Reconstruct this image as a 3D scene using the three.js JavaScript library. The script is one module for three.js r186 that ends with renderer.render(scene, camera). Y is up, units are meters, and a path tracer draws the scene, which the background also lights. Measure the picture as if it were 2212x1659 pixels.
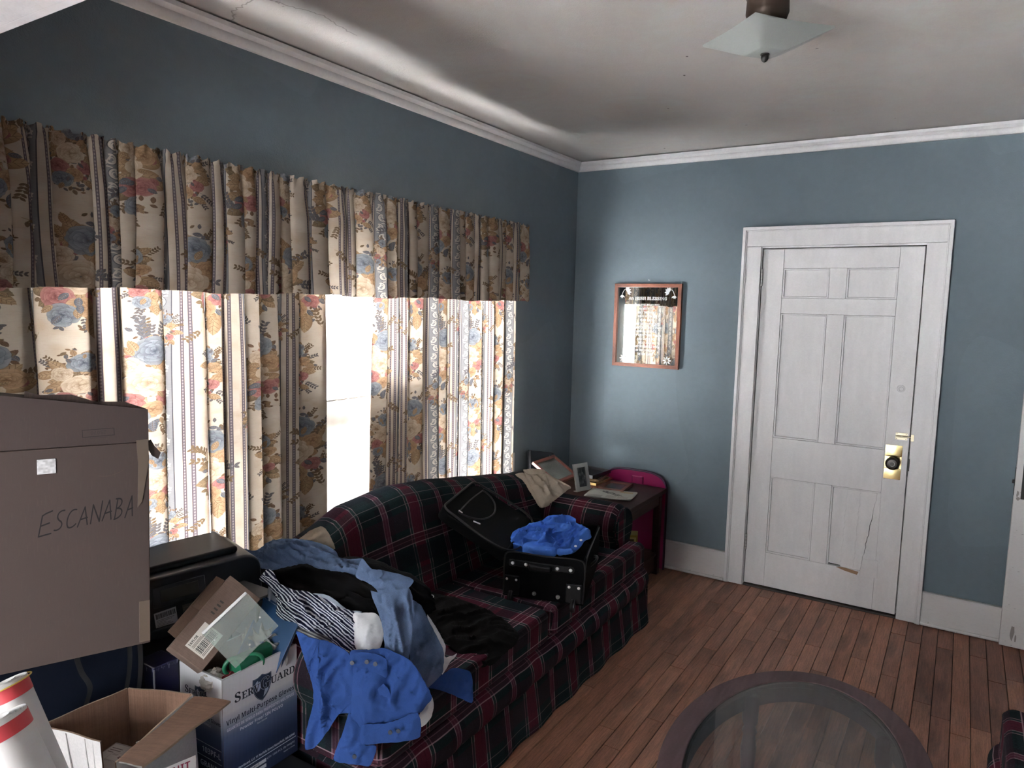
import * as THREE from 'three';
import { RoundedBoxGeometry } from 'three/addons/geometries/RoundedBoxGeometry.js';
import { mergeGeometries, mergeVertices } from 'three/addons/utils/BufferGeometryUtils.js';
import { TessellateModifier } from 'three/addons/modifiers/TessellateModifier.js';
import { ImprovedNoise } from 'three/addons/math/ImprovedNoise.js';

// ---------------------------------------------------------------- camera, sky, exposure
const scene = new THREE.Scene();
const camera = new THREE.PerspectiveCamera(56.46, 2212 / 1659, 0.05, 200);
camera.position.set(2.2595, 1.6745, 4.3589);
camera.rotation.set(-0.1099, 0.5618, 0.0227, 'YXZ');
const renderer = new THREE.WebGLRenderer({ antialias: true });
renderer.toneMapping = THREE.LinearToneMapping;
renderer.toneMappingExposure = 47.0;
renderer.shadowMap.enabled = true;
// bright overcast winter sky: the only light, it enters through the windows
scene.background = new THREE.Color(0.94, 0.97, 1.0);
scene.backgroundIntensity = 0.41;

// winter sun shining along the side of the house: it lights the snow under the windows and never enters a room
const sun = new THREE.DirectionalLight(new THREE.Color(1, 0.99, 0.97), 19.0);
sun.position.set(0, 14, -22); sun.target.position.set(0, 0, 3); sun.castShadow = true;
Object.assign(sun.shadow.camera, { left: -12, right: 12, top: 12, bottom: -12, near: 1, far: 60 }); sun.shadow.mapSize.set(2048, 2048);
scene.add(sun, sun.target);

// ---------------------------------------------------------------- helpers
let seed = 7;
const rnd = () => { seed = (seed + 0x6d2b79f5) | 0; let t = Math.imul(seed ^ (seed >>> 15), 1 | seed); t = (t + Math.imul(t ^ (t >>> 7), 61 | t)) ^ t; return ((t ^ (t >>> 14)) >>> 0) / 4294967296; };
const rr = (a, b) => a + (b - a) * rnd();
const noise = new ImprovedNoise();
const ns = (x, y, z = 0) => noise.noise(x + 31.7, y + 17.3, z + 5.1);
const clamp = THREE.MathUtils.clamp, lerp = THREE.MathUtils.lerp, smooth = THREE.MathUtils.smoothstep;
const V = (x, y, z) => new THREE.Vector3(x, y, z);
const names = {};
function numbered(name) { const n = names[name] = (names[name] ?? -1) + 1; return n ? `${name}_${String(n).padStart(3, '0')}` : name; }
function thing(name, label, category, pos = [0, 0, 0], turn = 0, group) {
  const o = new THREE.Group();
  o.name = numbered(name); o.position.set(...pos); o.rotation.y = turn;
  o.userData = { label, category }; if (group) o.userData.group = group;
  scene.add(o);
  return o;
}
function clean(g) {
  g = g.index ? g.toNonIndexed() : g.clone();
  for (const k of Object.keys(g.attributes)) if (!['position', 'normal', 'uv'].includes(k)) g.deleteAttribute(k);
  if (!g.attributes.normal) g.computeVertexNormals();
  if (!g.attributes.uv) g.setAttribute('uv', new THREE.BufferAttribute(new Float32Array(g.attributes.position.count * 2), 2));
  g.morphAttributes = {};
  return g;
}
function merged(gs) { gs = [].concat(gs); return gs.length === 1 ? gs[0] : mergeGeometries(gs.map(clean)); }
function obj(name, gs, mat, parent, label) {
  const m = new THREE.Mesh(merged(gs), mat);
  m.castShadow = m.receiveShadow = true;
  if (parent) { m.name = name; parent.add(m); } else { m.name = numbered(name); scene.add(m); }
  if (label) m.userData.label = label;
  return m;
}
function single(name, gs, mat, label, category, group) {
  const m = obj(name, gs, mat); m.userData = { label, category }; if (group) m.userData.group = group; return m;
}
function struct(name, gs, mat) { const m = obj(name, gs, mat); m.name = name; m.userData.kind = 'structure'; return m; }
function structGroup(name) { const g = new THREE.Group(); g.name = name; g.userData.kind = 'structure'; scene.add(g); return g; }
// uv in metres from position and normal
function boxUV(g, ox = 0, oy = 0) {
  g = clean(g); const p = g.attributes.position, n = g.attributes.normal, uv = new Float32Array(p.count * 2);
  for (let i = 0; i < p.count; i += 3) {
    const ax = Math.abs(n.getX(i) + n.getX(i + 1) + n.getX(i + 2)), ay = Math.abs(n.getY(i) + n.getY(i + 1) + n.getY(i + 2)), az = Math.abs(n.getZ(i) + n.getZ(i + 1) + n.getZ(i + 2));
    for (let k = i; k < i + 3; k++) {
      const x = p.getX(k), y = p.getY(k), z = p.getZ(k);
      const [a, b] = ax > ay && ax > az ? [z, y] : ay > az ? [x, z] : [x, y];
      uv[k * 2] = a + ox; uv[k * 2 + 1] = b + oy;
    }
  }
  g.setAttribute('uv', new THREE.BufferAttribute(uv, 2)); return g;
}
// box from min corner to max corner with softened edges, uv in metres
function bx(x0, y0, z0, x1, y1, z1, r = 0.003, seg = 1) {
  const w = x1 - x0, h = y1 - y0, d = z1 - z0;
  const g = r ? new RoundedBoxGeometry(w, h, d, seg, Math.min(r, w / 2.1, h / 2.1, d / 2.1)) : new THREE.BoxGeometry(w, h, d);
  return boxUV(g.translate((x0 + x1) / 2, (y0 + y1) / 2, (z0 + z1) / 2));
}
const cyl = (r0, r1, h, n = 24, open = false) => new THREE.CylinderGeometry(r0, r1, h, n, 1, open);
function tube(pts, r, n = 40, m = 8, closed = false) {
  return new THREE.TubeGeometry(new THREE.CatmullRomCurve3(pts.map((p) => Array.isArray(p) ? V(...p) : p), closed), n, r, m, closed);
}
// surface f(i, j) -> [x, y, z, u, v] on an nu x nv grid
function grid(nu, nv, f) {
  const pos = [], uv = [], idx = [];
  for (let j = 0; j <= nv; j++) for (let i = 0; i <= nu; i++) { const q = f(i / nu, j / nv); pos.push(q[0], q[1], q[2]); uv.push(q[3], q[4]); }
  for (let j = 0; j < nv; j++) for (let i = 0; i < nu; i++) { const a = j * (nu + 1) + i, b = a + 1, c = a + nu + 1, d = c + 1; idx.push(a, b, d, a, d, c); }
  const g = new THREE.BufferGeometry();
  g.setAttribute('position', new THREE.Float32BufferAttribute(pos, 3));
  g.setAttribute('uv', new THREE.Float32BufferAttribute(uv, 2));
  g.setIndex(idx); g.computeVertexNormals();
  return g;
}
function frameFrom(o, n, upv = [0, 1, 0]) {           // matrix with z = n, y as near upv as can be
  const z = V(...n).normalize(), x = V(...upv).cross(z).normalize(), y = z.clone().cross(x);
  return new THREE.Matrix4().makeBasis(x, y, z).setPosition(...o);
}
// ---------------------------------------------------------------- textures
function canvas(w, h, draw) { const c = document.createElement('canvas'); c.width = w; c.height = h; const g = c.getContext('2d'); draw(g, w, h); return c; }
function ctex(w, h, draw, { rep = [1, 1], srgb = true, wrap = true } = {}) {
  const t = new THREE.CanvasTexture(canvas(w, h, draw));
  t.colorSpace = srgb ? THREE.SRGBColorSpace : THREE.NoColorSpace;
  if (wrap) t.wrapS = t.wrapT = THREE.RepeatWrapping;
  t.repeat.set(...rep); t.anisotropy = 8; return t;
}
// tileable value noise painter: f(u, v, n) -> [r, g, b] 0..255, with n(freq, octave seed) periodic
function ptex(w, h, f, opts = {}) {
  const tables = {};
  const per = (fx, fy, s) => {
    const key = fx + '_' + fy + '_' + s; if (tables[key]) return tables[key];
    const t = new Float32Array(fx * fy); let k = (fx * 73856093 ^ fy * 19349663 ^ s * 83492791) | 0;
    for (let i = 0; i < t.length; i++) { k = Math.imul(k ^ (k >>> 15), 0x2c1b3c6d) + 0x9e3779b9 | 0; k ^= k >>> 13; t[i] = (k >>> 0) / 4294967296; }
    return tables[key] = t;
  };
  const n = (u, v, fx, fy = fx, s = 0) => {
    const t = per(fx, fy, s), x = u * fx, y = v * fy, x0 = Math.floor(x), y0 = Math.floor(y); let a = x - x0, b = y - y0; a = a * a * (3 - 2 * a); b = b * b * (3 - 2 * b);
    const at = (i, j) => t[(((j % fy) + fy) % fy) * fx + (((i % fx) + fx) % fx)];
    return lerp(lerp(at(x0, y0), at(x0 + 1, y0), a), lerp(at(x0, y0 + 1), at(x0 + 1, y0 + 1), a), b);
  };
  const data = new Uint8Array(w * h * 4);
  for (let y = 0; y < h; y++) for (let x = 0; x < w; x++) {
    const c = f((x + 0.5) / w, (y + 0.5) / h, n), o = (y * w + x) * 4;
    data[o] = clamp(c[0], 0, 255); data[o + 1] = clamp(c[1] ?? c[0], 0, 255); data[o + 2] = clamp(c[2] ?? c[0], 0, 255); data[o + 3] = 255;
  }
  const t = new THREE.DataTexture(data, w, h, THREE.RGBAFormat);
  t.colorSpace = opts.data ? THREE.NoColorSpace : THREE.SRGBColorSpace;
  t.wrapS = t.wrapT = THREE.RepeatWrapping; t.magFilter = THREE.LinearFilter; t.minFilter = THREE.LinearFilter;
  t.repeat.set(...(opts.rep ?? [1, 1])); t.needsUpdate = true; return t;
}
const std = (o) => new THREE.MeshStandardMaterial({ roughness: 0.8, side: THREE.DoubleSide, ...o });
const phy = (o) => new THREE.MeshPhysicalMaterial({ roughness: 0.8, side: THREE.DoubleSide, ...o });
// ---------------------------------------------------------------- surface materials
const wallTex = ptex(512, 512, (u, v, n) => { const a = n(u, v, 5, 5, 1) * 0.5 + n(u, v, 17, 11, 2) * 0.3 + n(u, v, 90, 90, 3) * 0.2, s = n(u, v, 6, 3, 9); const k = 0.93 + 0.12 * a + (s > 0.82 ? 0.03 : 0); return [109 * k, 122 * k, 129 * k]; }, { rep: [0.5, 0.5] });
const fineBump = ptex(512, 512, (u, v, n) => { const a = 255 * (n(u, v, 160, 160, 4) * 0.6 + n(u, v, 40, 40, 5) * 0.4); return [a, a, a]; }, { data: true, rep: [2, 2] });
const bluePaint = std({ map: wallTex, bumpMap: fineBump, bumpScale: 0.0006, roughness: 0.75 });
const ceilTex = ctex(2048, 2048, (g, w, h) => {
  g.fillStyle = 'rgb(196,189,184)'; g.fillRect(0, 0, w, h);
  for (let i = 0; i < 900; i++) { const x = rr(0, w), y = rr(0, h), r = rr(20, 160), k = rnd() < 0.5 ? '255,250,240' : '120,105,95'; const gr = g.createRadialGradient(x, y, 0, x, y, r); gr.addColorStop(0, `rgba(${k},0.03)`); gr.addColorStop(1, `rgba(${k},0)`); g.fillStyle = gr; g.fillRect(x - r, y - r, 2 * r, 2 * r); }
  g.strokeStyle = 'rgba(70,60,54,0.5)'; g.lineCap = 'round';
  // hairline plaster cracks, in texture metres: 2048 px = 5 m
  const crack = (pts, lw) => { g.lineWidth = lw; g.beginPath(); let [x, y] = pts[0]; g.moveTo(x, y); for (const [a, b] of pts.slice(1)) { const n = 14; for (let k = 1; k <= n; k++) g.lineTo(lerp(x, a, k / n) + rr(-3, 3), lerp(y, b, k / n) + rr(-3, 3)); x = a; y = b; } g.stroke(); };
  const px = (x, z) => [x / 5 * w, h - z / 5 * h];
  crack([px(0.30, 2.76), px(0.314, 2.722), px(0.358, 2.575), px(0.322, 2.40)], 1.3);
  crack([px(0.275, 2.78), px(0.126, 2.756), px(0.05, 2.70)], 1.2);
  for (let i = 0; i < 46; i++) { g.fillStyle = `rgba(40,30,28,${rr(0.3, 0.8)})`; g.beginPath(); g.ellipse(rr(0, w), rr(0, h), rr(1, 2.6), rr(1, 2.6), 0, 0, 7); g.fill(); }
}, { rep: [0.2, 0.2] });
const ceilingPaint = std({ map: ceilTex, bumpMap: fineBump, bumpScale: 0.0008, roughness: 0.85 });
const whiteTex = ptex(512, 512, (u, v, n) => { const a = n(u, v, 26, 4, 1) * 0.4 + n(u, v, 60, 20, 2) * 0.3 + n(u, v, 150, 150, 3) * 0.3, k = 0.955 + 0.07 * a; return [222 * k, 219 * k, 219 * k]; }, { rep: [1.2, 1.2] });
const whitePaint = std({ map: whiteTex, bumpMap: fineBump, bumpScale: 0.0004, roughness: 0.42 });
const scuffTex = ctex(1024, 256, (g, w, h) => {
  g.fillStyle = 'rgb(214,210,208)'; g.fillRect(0, 0, w, h);
  for (let i = 0; i < 1500; i++) { g.fillStyle = `rgba(${rnd() < 0.6 ? '120,110,104' : '240,238,235'},${rr(0.02, 0.09)})`; g.fillRect(rr(0, w), rr(0, h), rr(2, 26), rr(1, 3)); }
  for (let i = 0; i < 26; i++) { g.fillStyle = `rgba(60,50,44,${rr(0.25, 0.6)})`; g.beginPath(); g.ellipse(rr(0, w), h - rr(2, 70) * rnd(), rr(1, 6), rr(1, 2.6), rr(-0.4, 0.4), 0, 7); g.fill(); }
}, { rep: [1, 5.2] });
const scuffedPaint = std({ map: scuffTex, roughness: 0.5 });
const steel = std({ color: new THREE.Color(0.55, 0.54, 0.52), metalness: 1, roughness: 0.35 });
const brass = std({ color: new THREE.Color(0.80, 0.62, 0.30), metalness: 1, roughness: 0.22 });
const blackMetal = std({ color: new THREE.Color(0.02, 0.018, 0.016), metalness: 0.3, roughness: 0.45 });
const dark = std({ color: new THREE.Color(0.008, 0.007, 0.007), roughness: 0.9 });

// ---------------------------------------------------------------- room shell
const CEIL = 2.625, RX = 4.0, BZ = 6.0;
// windows in the long wall: [z0, z1], heads and sill
const WIN = [[0.90, 1.58], [1.66, 2.34], [2.72, 3.32]], SILL = 0.34, HEAD = 1.77, WT = 0.10;
{
  const gs = [bx(-WT, -0.05, 0, 0, SILL, BZ, 0), bx(-WT, HEAD, 0, 0, CEIL + 0.1, BZ, 0)];
  const edges = [0, ...WIN.flat(), BZ];
  for (let i = 0; i < edges.length; i += 2) gs.push(bx(-WT, SILL, edges[i], 0, HEAD, edges[i + 1], 0));
  struct('wall_left', gs, bluePaint);
  // back wall with a doorway 1.215..2.065
  struct('wall_back', [bx(-WT, -0.05, -0.15, 1.205, CEIL + 0.1, 0, 0), bx(2.075, -0.05, -0.15, RX + 0.15, CEIL + 0.1, 0, 0), bx(1.205, 2.055, -0.15, 2.075, CEIL + 0.1, 0, 0)], bluePaint);
  struct('wall_right', [bx(RX, -0.05, 0, RX + 0.15, CEIL + 0.1, BZ, 0)], bluePaint);
  struct('ceiling', [bx(-WT, CEIL, -0.15, RX + 0.15, CEIL + 0.1, BZ + 0.15, 0)], ceilingPaint);
  // far wall of the adjoining room, behind the camera, with its two tall windows
  struct('wall_front', [bx(-WT, -0.05, BZ, 0.5, CEIL + 0.1, BZ + 0.15, 0), bx(1.75, -0.05, BZ, RX + 0.15, CEIL + 0.1, BZ + 0.15, 0), bx(0.5, -0.05, BZ, 1.75, 0.12, BZ + 0.15, 0), bx(0.5, 2.02, BZ, 1.75, CEIL + 0.1, BZ + 0.15, 0)], bluePaint);
  // cased opening overhead
  struct('trim_1', [bx(0.42, 2.10, 3.785, 3.4, 2.115, 3.94, 0.003), bx(0.42, 2.10, 3.768, 3.4, 2.22, 3.79, 0.005), bx(0.405, 0, 3.775, 0.42, 2.115, 3.955, 0.003), bx(3.4, 0, 3.775, 3.415, 2.115, 3.955, 0.003)], whitePaint);
  struct('wall_partition', [bx(0, -0.05, 3.785, 0.405, CEIL + 0.05, 3.94, 0), bx(3.415, -0.05, 3.785, RX, CEIL + 0.05, 3.94, 0), bx(0.40, 2.115, 3.79, 3.45, CEIL + 0.05, 3.94, 0)], bluePaint);
}
const glass = phy({ color: 0xffffff, transmission: 1, thickness: 0, roughness: 0, ior: 1.5 });
function windowUnit(n, z0, z1) {
  const g = structGroup('window_' + n), mid = 1.13, s = 0.032, O = -0.03;
  obj('window_frame', [bx(-WT, SILL - 0.02, z0 - 0.002, O, SILL + 0.012, z1 + 0.002), bx(-WT, HEAD - 0.012, z0, O, HEAD + 0.002, z1), bx(-WT, SILL, z0 - 0.002, O, HEAD, z0 + 0.014), bx(-WT, SILL, z1 - 0.014, O, HEAD, z1 + 0.002)], whitePaint, g);
  const sash = (name, x0, y0, y1) => {
    const m = obj(name, [bx(x0, y0, z0 + 0.014, x0 + 0.024, y0 + s, z1 - 0.014), bx(x0, y1 - s, z0 + 0.014, x0 + 0.024, y1, z1 - 0.014), bx(x0, y0, z0 + 0.014, x0 + 0.024, y1, z0 + 0.014 + s), bx(x0, y0, z1 - 0.014 - s, x0 + 0.024, y1, z1 - 0.014)], whitePaint, g);
    obj('pane', new THREE.PlaneGeometry(z1 - z0 - 0.028 - 2 * s + 0.01, y1 - y0 - 2 * s + 0.01).rotateY(Math.PI / 2).translate(x0 + 0.012, (y0 + y1) / 2, (z0 + z1) / 2), glass, m);
  };
  sash('upper_sash', -0.088, mid - 0.014, HEAD - 0.012); sash('lower_sash', -0.062, SILL + 0.012, mid + 0.018);
  obj('window_sill', bx(-0.06, SILL - 0.03, z0 - 0.04, 0.022, SILL + 0.002, z1 + 0.04, 0.006), whitePaint, g);
  return g;
}
WIN.forEach(([a, b], i) => windowUnit(i + 1, a, b));
{ // one big window in the adjoining room, behind the camera
  const g = structGroup('window_4'), x0 = 0.5, x1 = 1.75, y0 = 0.12, y1 = 2.02;
  obj('window_frame', [bx(x0, y0, BZ + 0.04, x1, y0 + 0.05, BZ + 0.12), bx(x0, y1 - 0.05, BZ + 0.04, x1, y1, BZ + 0.12), bx(x0, y0, BZ + 0.04, x0 + 0.05, y1, BZ + 0.12), bx(x1 - 0.05, y0, BZ + 0.04, x1, y1, BZ + 0.12), bx((x0 + x1) / 2 - 0.03, y0, BZ + 0.04, (x0 + x1) / 2 + 0.03, y1, BZ + 0.12)], whitePaint, g);
  obj('pane', new THREE.PlaneGeometry(x1 - x0 - 0.02, y1 - y0 - 0.02).translate((x0 + x1) / 2, (y0 + y1) / 2, BZ + 0.08), glass, g);
}
// upper storey of the house, which keeps the snow in front of the far window in shade
struct('wall_upper', bx(-WT, CEIL + 0.12, -0.15, RX + 0.15, 11.0, BZ + 0.15, 0), std({ color: new THREE.Color(0.6, 0.58, 0.52), roughness: 0.9 }));
// snow-covered ground outside
struct('ground', [new THREE.CircleGeometry(15, 48).rotateX(-Math.PI / 2).translate(2, -0.7, 3)], std({ color: new THREE.Color(0.82, 0.84, 0.87), roughness: 0.9 }));
// ---------------------------------------------------------------- floor of narrow strips
const grainTex = ptex(1024, 256, (u, v, n) => {
  const w = n(u, v, 3, 4, 1) * 0.6, f = Math.abs(Math.sin((v * 9 + w * 3 + n(u, v, 12, 10, 2) * 0.5) * 6.283)), p = n(u, v, 26, 200, 3), q = n(u, v, 110, 250, 5), m = n(u, v, 14, 12, 8), st = n(u, v, 6, 3, 7), k = 0.64 + 0.05 * f + 0.2 * p + 0.2 * q + 0.16 * m - (st > 0.7 ? (st - 0.7) * 0.8 : 0) - (q > 0.84 ? 0.14 : 0);
  return [172 * k, 122 * k, 100 * k];
}, { rep: [0.8, 3.5] });
const boardMats = [[0.95, 0.93, 0.92], [0.84, 0.80, 0.78], [1.02, 0.99, 0.95], [0.9, 0.84, 0.8], [0.68, 0.64, 0.66]].map((c) => std({ map: grainTex, color: new THREE.Color(...c), roughness: 0.5, bumpMap: grainTex, bumpScale: 0.0004 }));
{
  const f = struct('floor', [bx(-WT, -0.06, -0.15, RX + 0.15, -0.014, BZ + 0.15, 0)], dark);
  const W = 0.0705, lens = [0.52, 0.74, 0.97, 1.26], geos = lens.map((L, i) => [0, 1].map((q) => {
    const g = new RoundedBoxGeometry(W - 0.0026, 0.014, L - 0.002, 1, 0.0016).translate(W / 2, -0.007, L / 2), c = clean(g), p = c.attributes.position, uv = new Float32Array(p.count * 2);
    for (let k = 0; k < p.count; k++) { uv[2 * k] = p.getZ(k) + i * 0.37 + q * 0.61; uv[2 * k + 1] = p.getX(k) + i * 0.093 + q * 0.17; }
    c.setAttribute('uv', new THREE.BufferAttribute(uv, 2)); return c;
  }));
  const rest = [[], [], [], [], []];
  for (let c = 0; c * W < RX; c++) {
    const x = 0.006 + c * W; let z = -0.15 - rr(0, 0.5);
    while (z < BZ) {
      const i = Math.floor(rnd() * 4), q = rnd() < 0.5 ? 0 : 1, dirty = x > 2.1 && z < 1.6, m = rnd() < (dirty ? 0.55 : 0.1) ? 4 : Math.floor(rnd() * 4), L = lens[i];
      const seen = x > 0.85 && x < 3.05 && z + L > 0 && z < 2.75 && z + L > (x < 2.9 ? -1 : 0.5) && x < 2.65 + (z < 1 ? 0.4 : 0);
      const dy = rr(-0.0004, 0.0006);
      if (seen) { const b = obj('floor_board', geos[i][q], boardMats[m], f); b.position.set(x, dy, z); } else rest[m].push(geos[i][q].clone().translate(x, dy, z));
      z += L;
    }
  }
  rest.forEach((gs, i) => { if (gs.length) { const m = obj('floor_boards_rest', gs, boardMats[i], f); m.userData.kind = 'stuff'; } });
}
// ---------------------------------------------------------------- crown, baseboards
{
  const prof = (dir) => {   // picture rail like crown: (out, y)
    const s = new THREE.Shape(); s.moveTo(0, 2.562); s.lineTo(0.016, 2.562); s.quadraticCurveTo(0.03, 2.575, 0.024, 2.592); s.lineTo(0.042, 2.604); s.lineTo(0.046, 2.618); s.lineTo(0, 2.618); return s;
  };
  const L = new THREE.ExtrudeGeometry(prof(), { depth: 3.785, bevelEnabled: false });     // along z
  struct('trim_2', [boxUV(L)], whitePaint);
  const B = new THREE.ExtrudeGeometry(prof(), { depth: RX, bevelEnabled: false }).rotateY(-Math.PI / 2).translate(RX, 0, 0);
  
  struct('trim_3', [boxUV(B)], whitePaint);
  const base = (name, x0, x1) => struct(name, [bx(x0, 0.004, 0, x1, 0.186, 0.02, 0.003), bx(x0, 0.004, 0, x1, 0.022, 0.034, 0.008), bx(x0, 0.178, 0, x1, 0.188, 0.024, 0.003)], scuffedPaint);
  base('baseboard_back_left', 0, 1.115); base('baseboard_back_right', 2.17, 3.0);
  struct('baseboard_left', [bx(0, 0.004, 0.02, 0.02, 0.186, 3.785, 0.003)], scuffedPaint);
}
// ---------------------------------------------------------------- floral print
const floralTex = (() => {
  const S = 1024;
  const wrapDraw = (g, x, y, r, f) => { for (const dx of [-S, 0, S]) for (const dy of [-S, 0, S]) if (x + dx > -r && x + dx < S + r && y + dy > -r && y + dy < S + r) { g.save(); g.translate(x + dx, y + dy); f(g); g.restore(); } };
  const rose = (g, x, y, r, hue) => {
    const s0 = Math.floor(rnd() * 1e9);
    wrapDraw(g, x, y, r * 1.4, (g) => {
      let k = s0; const rd = () => { k = (k * 1103515245 + 12345) & 0x7fffffff; return k / 0x7fffffff; };
      const c = (q) => hue.map((h) => Math.round(lerp(h[0], h[1], clamp(q, 0, 1)))).join(',');
      g.rotate(rd() * 6); g.scale(1, 0.8 + 0.2 * rd());
      for (let ring = 0; ring < 5; ring++) {
        const n = [7, 6, 5, 4, 3][ring], R = r * [1, 0.8, 0.6, 0.42, 0.26][ring], a0 = rd() * 6;
        for (let p = 0; p < n; p++) {
          const a = a0 + p / n * 6.283 + (rd() - 0.5) * 0.5, q = R * (0.45 + 0.12 * rd()), w = R * (0.48 + 0.2 * rd()), h = R * (0.34 + 0.14 * rd()), t = rd();
          g.save(); g.rotate(a); g.translate(q, 0);
          const gr = g.createLinearGradient(-h, 0, h, 0); gr.addColorStop(0, `rgba(${c(0.05 + 0.15 * t)},.92)`); gr.addColorStop(0.55, `rgba(${c(0.45 + 0.2 * t)},.92)`); gr.addColorStop(1, `rgba(${c(0.8 + 0.2 * t)},.92)`);
          g.fillStyle = gr; g.beginPath(); g.moveTo(-h, -w * 0.35); g.bezierCurveTo(-h * 0.2, -w * 1.15, h * 1.1, -w * 0.9, h, -w * 0.15); g.bezierCurveTo(h * 1.25, w * 0.5, h * 0.3, w * 1.15, -h, w * 0.4); g.closePath(); g.fill();
          g.strokeStyle = `rgba(${c(0.02)},.35)`; g.lineWidth = 1.3; g.stroke();
          for (let v = 0; v < 3; v++) { g.strokeStyle = `rgba(${c(rd() < 0.5 ? 0.15 : 0.95)},.3)`; g.beginPath(); g.moveTo(-h * 0.7, (v - 1) * w * 0.25); g.quadraticCurveTo(0, (v - 1) * w * 0.5, h * 0.8, (v - 1) * w * 0.45); g.stroke(); }
          g.restore();
        }
      }
    });
  };
  const leaf = (g, x, y, L, a, c0, c1) => wrapDraw(g, x, y, L * 1.2, (g) => {
    g.rotate(a); const gr = g.createLinearGradient(0, -L * 0.3, 0, L * 0.3); gr.addColorStop(0, `rgb(${c0})`); gr.addColorStop(0.5, `rgb(${c1})`); gr.addColorStop(1, `rgb(${c0})`);
    g.fillStyle = gr; g.beginPath(); g.moveTo(0, 0); g.bezierCurveTo(L * 0.25, -L * 0.42, L * 0.75, -L * 0.3, L, 0); g.bezierCurveTo(L * 0.7, L * 0.34, L * 0.25, L * 0.36, 0, 0); g.fill();
    g.strokeStyle = 'rgba(95,75,58,0.6)'; g.lineWidth = 1.6; g.beginPath(); g.moveTo(0, 0); g.quadraticCurveTo(L * 0.5, -L * 0.06, L, 0); for (let k = 1; k < 5; k++) { g.moveTo(L * k / 5.4, 0); g.lineTo(L * (k / 5.4 + 0.14), L * 0.15); g.moveTo(L * k / 5.4, 0); g.lineTo(L * (k / 5.4 + 0.14), -L * 0.16); } g.stroke();
  });
  const sprig = (g, x, y, L, a, col, lc) => {
    const ex = x + Math.cos(a) * L, ey = y + Math.sin(a) * L;
    wrapDraw(g, x, y, L * 1.4, (g) => { g.strokeStyle = `rgba(${lc},0.8)`; g.lineWidth = 2.2; g.beginPath(); g.moveTo(0, 0); g.quadraticCurveTo(Math.cos(a + 0.5) * L * 0.5, Math.sin(a + 0.5) * L * 0.5, ex - x, ey - y); g.stroke(); });
    for (let k = 1; k <= 5; k++) { const t = k / 5, px = lerp(x, ex, t), py = lerp(y, ey, t); for (const s of [-1, 1]) leaf(g, px, py, L * 0.26, a + s * rr(0.6, 1.1), col, lc); }
  };
  const TAN = ['150,122,92', '196,170,134'], OLIVE = ['112,98,76', '156,138,108'], GREYB = ['84,90,98', '138,144,150'], BRN = ['104,82,66', '150,122,96'];
  const BLUE = [[78, 166], [84, 174], [92, 178]], PINK = [[122, 198], [70, 148], [70, 138]], CREAM = [[150, 236], [128, 220], [102, 194]], TANR = [[128, 214], [98, 182], [72, 144]];
  const bouquet = (g, x, y, k) => {
    for (let i = 0; i < 150; i++) { const a = rr(0, 6.28), d = Math.sqrt(rnd()) * 1.05; leaf(g, x + Math.cos(a) * d * 112 * k, y + Math.sin(a) * d * 220 * k, rr(14, 34) * k, rr(0, 6.28), ...[TAN, OLIVE, GREYB, BRN][Math.floor(rnd() * 4)]); }
    for (let i = 0; i < 10; i++) { const a = rr(0, 6.28), d = rr(100, 150) * k; sprig(g, x + Math.cos(a) * d * 0.7, y + Math.sin(a) * d * 1.4, rr(50, 90) * k, a, ...(rnd() < 0.55 ? OLIVE : GREYB)); }
    for (let i = 0; i < 15; i++) { const a = rr(0, 6.28), d = rr(20, 105) * k; leaf(g, x + Math.cos(a) * d * 0.75, y + Math.sin(a) * d * 1.7, rr(64, 108) * k, a + rr(-0.7, 0.7), ...(rnd() < 0.75 ? TAN : OLIVE)); }
    for (let i = 0; i < 22; i++) { const a = rr(0, 6.28), d = rr(60, 120) * k; rose(g, x + Math.cos(a) * d * 0.8, y + Math.sin(a) * d * 1.5, rr(9, 18) * k, rnd() < 0.5 ? PINK : rnd() < 0.5 ? TANR : CREAM); }
    rose(g, x - 14 * k, y - 128 * k, 66 * k, BLUE); rose(g, x + 58 * k, y - 66 * k, 46 * k, CREAM); rose(g, x - 62 * k, y - 44 * k, 46 * k, TANR);
    rose(g, x + 4 * k, y + 10 * k, 72 * k, CREAM); rose(g, x - 56 * k, y + 84 * k, 44 * k, PINK); rose(g, x + 56 * k, y + 90 * k, 50 * k, PINK); rose(g, x - 4 * k, y + 128 * k, 42 * k, TANR); rose(g, x + 44 * k, y + 160 * k, 46 * k, BLUE);
    for (let i = 0; i < 14; i++) { const a = rr(0, 6.28), d = rr(40, 125) * k; leaf(g, x + Math.cos(a) * d * 0.8, y + Math.sin(a) * d * 1.6, rr(28, 52) * k, a, ...(rnd() < 0.6 ? TAN : GREYB)); }
  };
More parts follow.
